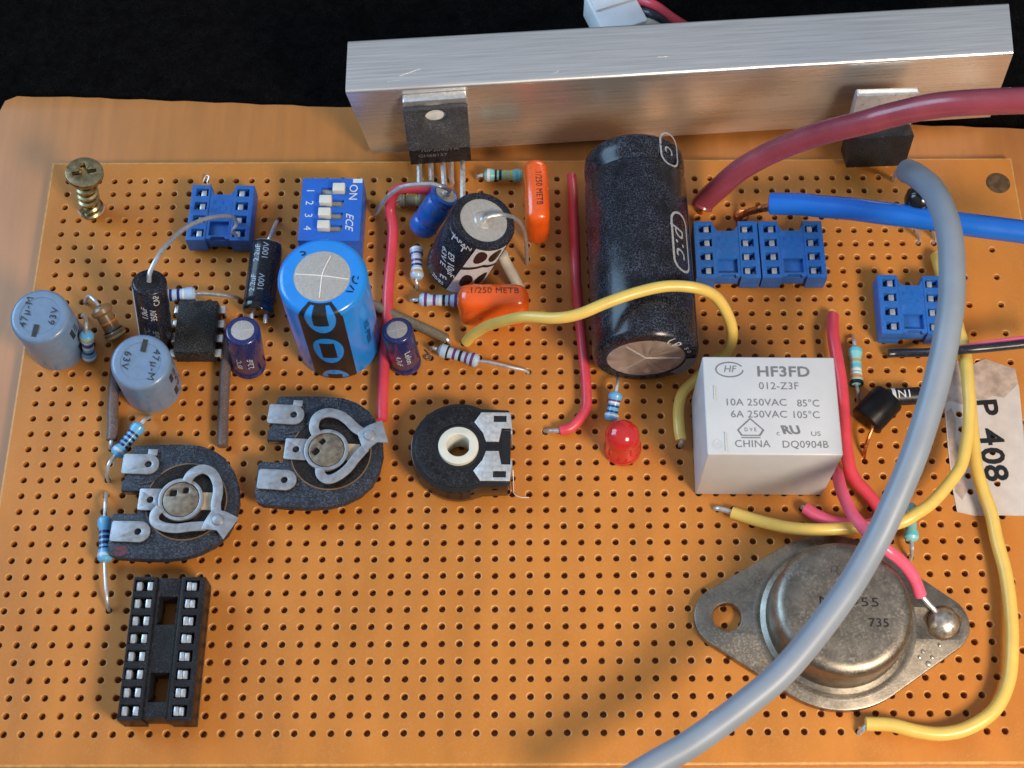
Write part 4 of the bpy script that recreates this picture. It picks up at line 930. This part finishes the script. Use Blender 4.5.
# ================================================================== SCREW
A = frame(U(90.8, 211, .0), U(84.3, 172, 10.2)); L = (U(84.3, 172, 10.2) - U(90.8, 211, 0)).length
R = thing('wood_screw', 'yellowish zinc screw with a cross head, standing in the board corner', 'screw', A)
obj('shank', lathe(BM(), [(.95, -1.55), (1.1, -.8), (1.1, L - 2.2), (1.5, L - 1.6)], 28), 'zinc_yellow', R, A)
t = BM(); pts = []
for i in range(0, 150):
    a = i * .235; z = -1.2 + i * (L - 1.2) / 150; pts.append(Vector((1.35 * math.cos(a), 1.35 * math.sin(a), z)))
tube(t, pts, .42, 6, False); obj('thread', t, 'zinc_yellow', R, A)
bm = lathe(BM(), [(1.3, L - 2.0), (1.7, L - 1.4), (2.75, L - .55), (2.95, L - .35), (2.95, L - .2)], 40, capt=False)
merge(bm, lathe(BM(), [(2.5, L - 1.0), (2.5, L - .98)], 24) if False else lathe(BM(), [(.1, L - .95), (2.4, L - .95)], 24, capb=True, capt=False))
cr = []
for kx in range(4):
    a = math.radians(kx * 90 + 18)
    for (u, v) in ((.42, -.42), (1.85, -.32), (1.85, .32), ): cr.append((u * math.cos(a) - v * math.sin(a), u * math.sin(a) + v * math.cos(a)))
merge(bm, plate([circ(0, 0, 2.95, 40), cr], L - .75, L + .05, .10)); obj('head', bm, 'zinc_yellow', R, A)
for kx in range(4):
    a = math.radians(kx * 90 + 18 + 45); t = BM(); tube(t, [Vector((.6 * math.cos(a), .6 * math.sin(a), L + .05)), Vector((1.5 * math.cos(a), 1.5 * math.sin(a), L + .05))], .07, 6, False); obj('head_notch', t, 'flux_and_recess_dark', R, A)

# ================================================================== PAPER LABEL
lab = [U(x, y, 0) for x, y in ((944.5, 408), (942, 390), (948, 372), (957, 362), (972, 366), (985, 360), (1001, 366), (1014, 370), (1019, 388), (1024, 440), (1031, 516), (1000, 515.5), (975, 516), (957, 512), (953, 492), (948, 450))]
lp = [(p.x, p.y) for p in lab]
holes = []
for c_ in range(54, 57):
    for r_i in range(15, 25):
        x, y = c_ * PIT, -r_i * PIT
        if U(949, 430, 0).x + .9 < x < 150 and y > U(960, 512, 0).y + 1.2: holes.append(circ(x, y, .5, 12))
for r_ in (7.5, 9.5): pass
for kx in range(2, 18):
    y = -(1.5 + 2 * kx) * PIT
    for x in (57.65 * PIT,):
        if -55 < y < -47 : holes.append(circ(x, y, .5, 12))
R = thing('paper_label', 'worn off white paper label reading P 408 sideways at the right edge', 'label', Vector((146, -50, .02)))
obj('paper', plate([lp] + holes, .02, .10), 'paper', R)
tp = [U(x, y, 0) for x, y in ((943, 403), (941, 388), (948, 371), (957, 361), (972, 365), (985, 359), (1002, 365), (1015, 369), (1018, 384), (1010, 392), (1004, 398), (992, 396), (984, 402), (972, 398), (962, 405), (952, 401))]
obj('torn_patch', plate([[(p.x, p.y) for p in tp]], .101, .125), 'paper_torn', R)
tp = [U(x, y, 0) for x, y in ((946, 412), (951, 408), (956, 420), (955, 440), (962, 455), (960, 475), (968, 490), (962, 500), (955, 492), (950, 455))]
obj('torn_patch', plate([[(p.x, p.y) for p in tp]], .101, .125), 'paper_torn', R)
for s_, (x, y) in zip('P408', ((985, 407), (990, 437), (991.5, 456), (995, 473))):
    p = U(x, y, .11); text(s_, 5.0, plane(p, (.06, -1, 0), (0, 0, 1)), R, 'print_black', bold=.30, sx=1.12)

# ================================================================== WIRES AND CABLES
def wire(label, path, r, m, bare=None, name='hookup_wire', cat='wire', group='insulated hookup wires', bare_m='tin', seg=16, baretwo=None):
    P = [U(*p) for p in path]; rj = random.Random(len(label) * 7 + len(path))
    P = [P[0]] + [p + Vector((rj.uniform(-.09, .09), rj.uniform(-.09, .09), rj.uniform(0, .1))) for p in P[1:-1]] + [P[-1]]
    A = Matrix.Translation(P[0])
    bm = tube(BM(), P, r, seg, n=10)
    if not bare:
        o = obj(name, bm, m, None, Matrix(), origin=P[0]); tag(o, label, cat, group); return o
    R = thing(name, label, cat, A, group); obj('insulation', bm, m, R)
    for b in (bare, baretwo):
        if b: t = BM(); tube(t, [U(*q) for q in b], min(.38, r * .45), 10); obj('bare_end', t, bare_m, R)
    return R
# yellow arch over the big capacitor
wire('yellow wire arching over the big black capacitor and down behind the relay', [(466, 342, 1.0), (474, 335, 3.0), (487, 326.6, 6), (506.7, 319.8, 10), (526, 317, 13), (555.5, 318.3, 15.5), (579.5, 313.8, 16.5), (608.8, 302.7, 17.3), (638, 292, 17.6), (667.4, 287, 17.6), (696.7, 288, 16.8), (716.3, 297, 14.5), (729, 317, 11), (732, 336, 7.5), (727, 352, 4.5), (712, 364, 2.2), (694.8, 379.5, 1.6), (683, 393.4, 1.6), (678, 409, 1.6), (679.5, 428.6, 1.6), (681, 440, 1.5)],
     .86, 'yellow_wire', [(681, 438, 1.5), (681, 443, 1.2), (680, 446.5, -.5)])
wire('yellow wire with a bared end by the flange, curving up under the grey cable', [(732, 512.5, 1.3), (744, 516, 1.5), (758, 520.7, 1.8), (787.4, 527, 2.6), (816.7, 529.5, 3.6), (855.8, 528, 3.6), (880, 527, 3.8), (902, 522.6, 4.6), (918, 513, 5), (933, 501.5, 5), (953, 478.5, 5), (963, 460, 5), (969, 420, 5), (967.5, 380, 5), (964, 345, 4), (953, 318, 3), (945, 304, 2)],
     .92, 'yellow_wire', [(734, 513, 1.3), (724, 509.8, 1.3), (717, 508.5, .9), (714.5, 509.5, -.6)])
wire('long yellow wire running down the right edge and curling back along the front', [(936.5, 256, 1.2), (940, 268, 2.2), (947, 292, 2.6), (957, 325, 3.0), (966, 370, 3.2), (971, 415, 3.0), (975.5, 464, 2.6), (982, 489, 2.2), (990, 512, 2.0), (997, 540, 2.0), (1005.6, 572, 2.2), (1011, 610, 2.4), (1012, 647, 2.6), (1007.8, 682, 2.4), (994, 709, 2.2), (969, 727.5, 2.0), (941.7, 733.4, 1.8), (916.4, 730.6, 1.8), (891, 725.4, 1.8), (866, 723.8, 1.6)],
     .98, 'yellow_wire', [(868, 723.8, 1.6), (864, 728.5, 1.3), (860, 732, .6), (859, 734, -.5)])
# red and pink
wire('straight red wire along the left of the big black capacitor, hooked at its end', [(571.7, 176, 1.2), (572.3, 195, 1.8), (573.7, 217.7, 1.8), (576, 262, 1.6), (577, 289, 1.4), (580, 328, 1.2), (584.4, 367, 1.2), (586, 392, 1.3), (585.4, 409, 1.3), (579, 421, 1.3), (570, 428, 1.2), (560, 430.5, 1.1)],
     .80, 'red_wire', [(562, 430.5, 1.1), (551, 430.8, .9), (545, 431.3, -.2)])
wire('long red wire from the five legged transistor down to the middle open trimmer', [(440, 196, 6.5), (428, 190.5, 8.5), (405, 188, 8.5), (394, 193.5, 6.5), (390.7, 208.6, 4), (392.5, 228, 2.6), (391.7, 247.7, 2), (389, 286.7, 1.6), (386.6, 318.8, 1.3), (383.7, 367.7, 1.3), (382.7, 400, 1.4), (382, 420, 1.6)], .88, 'red_wire')
wire('dark red wire running down along the right side of the relay', [(832.8, 316, 1.2), (833, 334.5, 2.6), (836.7, 359.8, 3), (841.8, 387, 3.2), (844, 420, 3.2), (845.5, 438.6, 3.2), (848.4, 464, 3), (854.5, 480, 2.6), (866, 492, 2.4), (876, 505, 2.3), (884, 517, 2.2), (889, 524, 1.2)],
     .96, 'red_wire')  # same pinkish insulation as the next piece, coloured darker for its shade
wire('short pink wire crossing above the yellow one, bared end in front of the relay', [(888, 510, 2.2), (881, 519, 2.4), (871, 525, 2.6), (856, 526, 3.4), (836, 523.4, 2.8), (816.7, 515, 1.8), (806, 508.5, 1.2)],
     .96, 'pink_wire', [(808, 509, 1.2), (803.5, 507.5, .9), (801.5, 508, -.4)])
wire('pink wire soldered to the round blob on the metal transistor flange', [(836.8, 470, .7), (838, 479, 3), (841.6, 491, 4.5), (851.3, 512.8, 6.2), (863, 526.5, 7.6), (876, 541, 9.4), (888.5, 551.5, 9.2), (902, 563, 7.4), (913.5, 578, 5.6), (920.5, 595.5, 3.8)],
     .90, 'pink_wire', [(919.5, 593, 4.0), (927, 602, 3.2), (933.5, 609, 2.6), (939, 616, 2.4)])
# brown
wire('short brown wire under the front grey blue capacitor', [(117, 363, 1.2), (114.5, 379.5, 1.3), (112.6, 402, 1.2), (113, 427.8, 1.2), (111.7, 440, 1.2)], .84, 'brown_wire', [(112, 438, 1.2), (111.3, 446, .9), (110.8, 449, -.4)])
wire('brown wire from the small chip down to the front open trimmer', [(228.5, 338, .8), (226.8, 349, 1.3), (224.7, 377, 1.3), (223.5, 415, 1.3), (222.7, 446, 1.3)], .86, 'brown_wire')
wire('olive brown wire leaving the large bright blue capacitor towards the right', [(364, 302, 1.2), (374, 306, 1.3), (392.5, 314, 1.3), (423, 328.3, 1.3), (446.5, 339, 1.2)], .80, 'olive_wire', [(446, 338.5, 1.2), (448.5, 341, .8), (449, 343, -.4)])
o = wire('white sleeved lead leaning between the black and white capacitor and the orange one', [(502, 254, 7), (506, 263, 5), (512, 275, 2.6), (520, 290, .6)], .92, 'white_sleeve')
# black and red pair at the right
wire('thin black wire entering from the right edge, ending under the grey cable', [(888.5, 353.6, 1.4), (900, 353.5, 1.6), (929.5, 352.3, 3.5), (960.7, 350.5, 6.2), (990, 347.2, 6.8), (1030, 343.2, 7.6), (1060, 340, 8)], .68, 'black_wire', name='thin_wire')
wire('thin pink wire lying along the back of the black wire at the right edge', [(935, 351, 4.6), (960.7, 347.6, 5.8), (990, 343.6, 6.4), (1030, 338.8, 7.2), (1060, 336, 7.6)], .50, 'pink_wire', name='thin_wire')
# cables
wire('thick maroon cable sweeping from the big black capacitor to the upper right', [(701.5, 208, 1.8), (704, 202, 2.5), (719, 188, 6), (742.7, 168.5, 11), (778, 149, 17), (817, 134.7, 23), (865.8, 122, 30), (891, 114.5, 33), (941.7, 105.6, 38), (1024, 101.0, 43), (1080, 100, 45)], 1.80, 'maroon_cable',
     [(702, 205, 2.0), (700.5, 210.5, 1.0), (701, 214, -.4)], name='power_cable', cat='cable', group=None, bare_m='copper', seg=28)
R = wire('thick bright blue cable running to the right edge with its copper strands bared', [(770.5, 203.6, 7.5), (800, 204.6, 8.5), (820, 206, 9.5), (850, 209.2, 11), (878.6, 212.6, 12), (937, 220, 13.5), (966.5, 224.4, 14), (1024, 232.5, 15), (1080, 240, 16)], 1.78, 'blue_cable',
     [(773, 206, 7.0), (765, 208, 5.6)], name='power_cable', cat='cable', group=None, bare_m='copper', seg=28)
t = BM()
for q in range(5):
    pts = []
    base = [U(773, 207, 7.0), U(762, 208.5, 5.2), U(752, 211, 3.4), U(744, 214, 1.8), U(738, 218.5, .4)]
    sp_ = spline(base, 10)
    for i, p in enumerate(sp_):
        a = i * .42 + q * 2 * math.pi / 5; pts.append(p + Vector((0.15 * math.cos(a), .42 * math.cos(a), .42 * math.sin(a))))
    tube(t, pts, .27, 6, False)
obj('copper_strands', t, 'copper', R)
wire('thick pale grey cable crossing in front of everything from upper right to the bottom edge', [(907, 171, 20), (916, 175.5, 22), (930, 188, 24), (942, 207, 26.5), (949.5, 235, 28), (952, 268, 28.5), (951, 300, 28.5), (947.5, 330, 28), (942, 362, 27), (931, 402, 25.5), (914, 454, 23.5), (893, 506, 21), (873, 548, 19), (841, 599, 17.5), (788.7, 665, 16), (744, 704, 15), (692, 742.5, 14), (655, 765, 13.5), (600, 798, 13)], 1.82, 'grey_cable',
     [(908, 171.5, 20.3), (903, 170, 18), (897, 172, 12), (894, 178, 3), (894, 181, -.6)], name='power_cable', cat='cable', group=None, seg=28)
# solder lump and loose whisker marks on the board
t = BM(); c_ = U(741, 216, 0); lathe(t, [(1.3, .0), (1.0, .35), (.4, .5)], 20, Matrix.Translation((c_.x, c_.y, .01))); obj('solder_stain', t, 'copper', pb)

# ------------------------------------------------------------------ loose fibres and whiskers
def fibre(label, pts, r, m, nm='loose_fibre', cat='fibre'):
    o = obj(nm, tube(BM(), [U(*p) for p in pts], r, 6, n=10), m, origin=U(*pts[0])); tag(o, label, cat, 'loose whiskers on the board')
fibre('tiny bent silver whisker just above the upper left blue chip socket', [(203, 182, .1), (206, 176, .6), (209, 177, .9), (207, 183, .5), (210, 184, .1)], .11, 'tin')
fibre('pale hair like fibre at the lower right foot of the round black trimmer', [(513, 470, .8), (513.5, 482, .4), (514, 493, .1), (520, 497, .05), (529, 497.5, .05)], .07, 'score_light')
fibre('short dark wire clipping curled beside the small resistor with the long silver lead', [(425, 350, .1), (428, 353, .3), (431, 357, .2), (428, 360, .3), (425, 357, .4), (429, 355, .2)], .13, 'brown_wire')
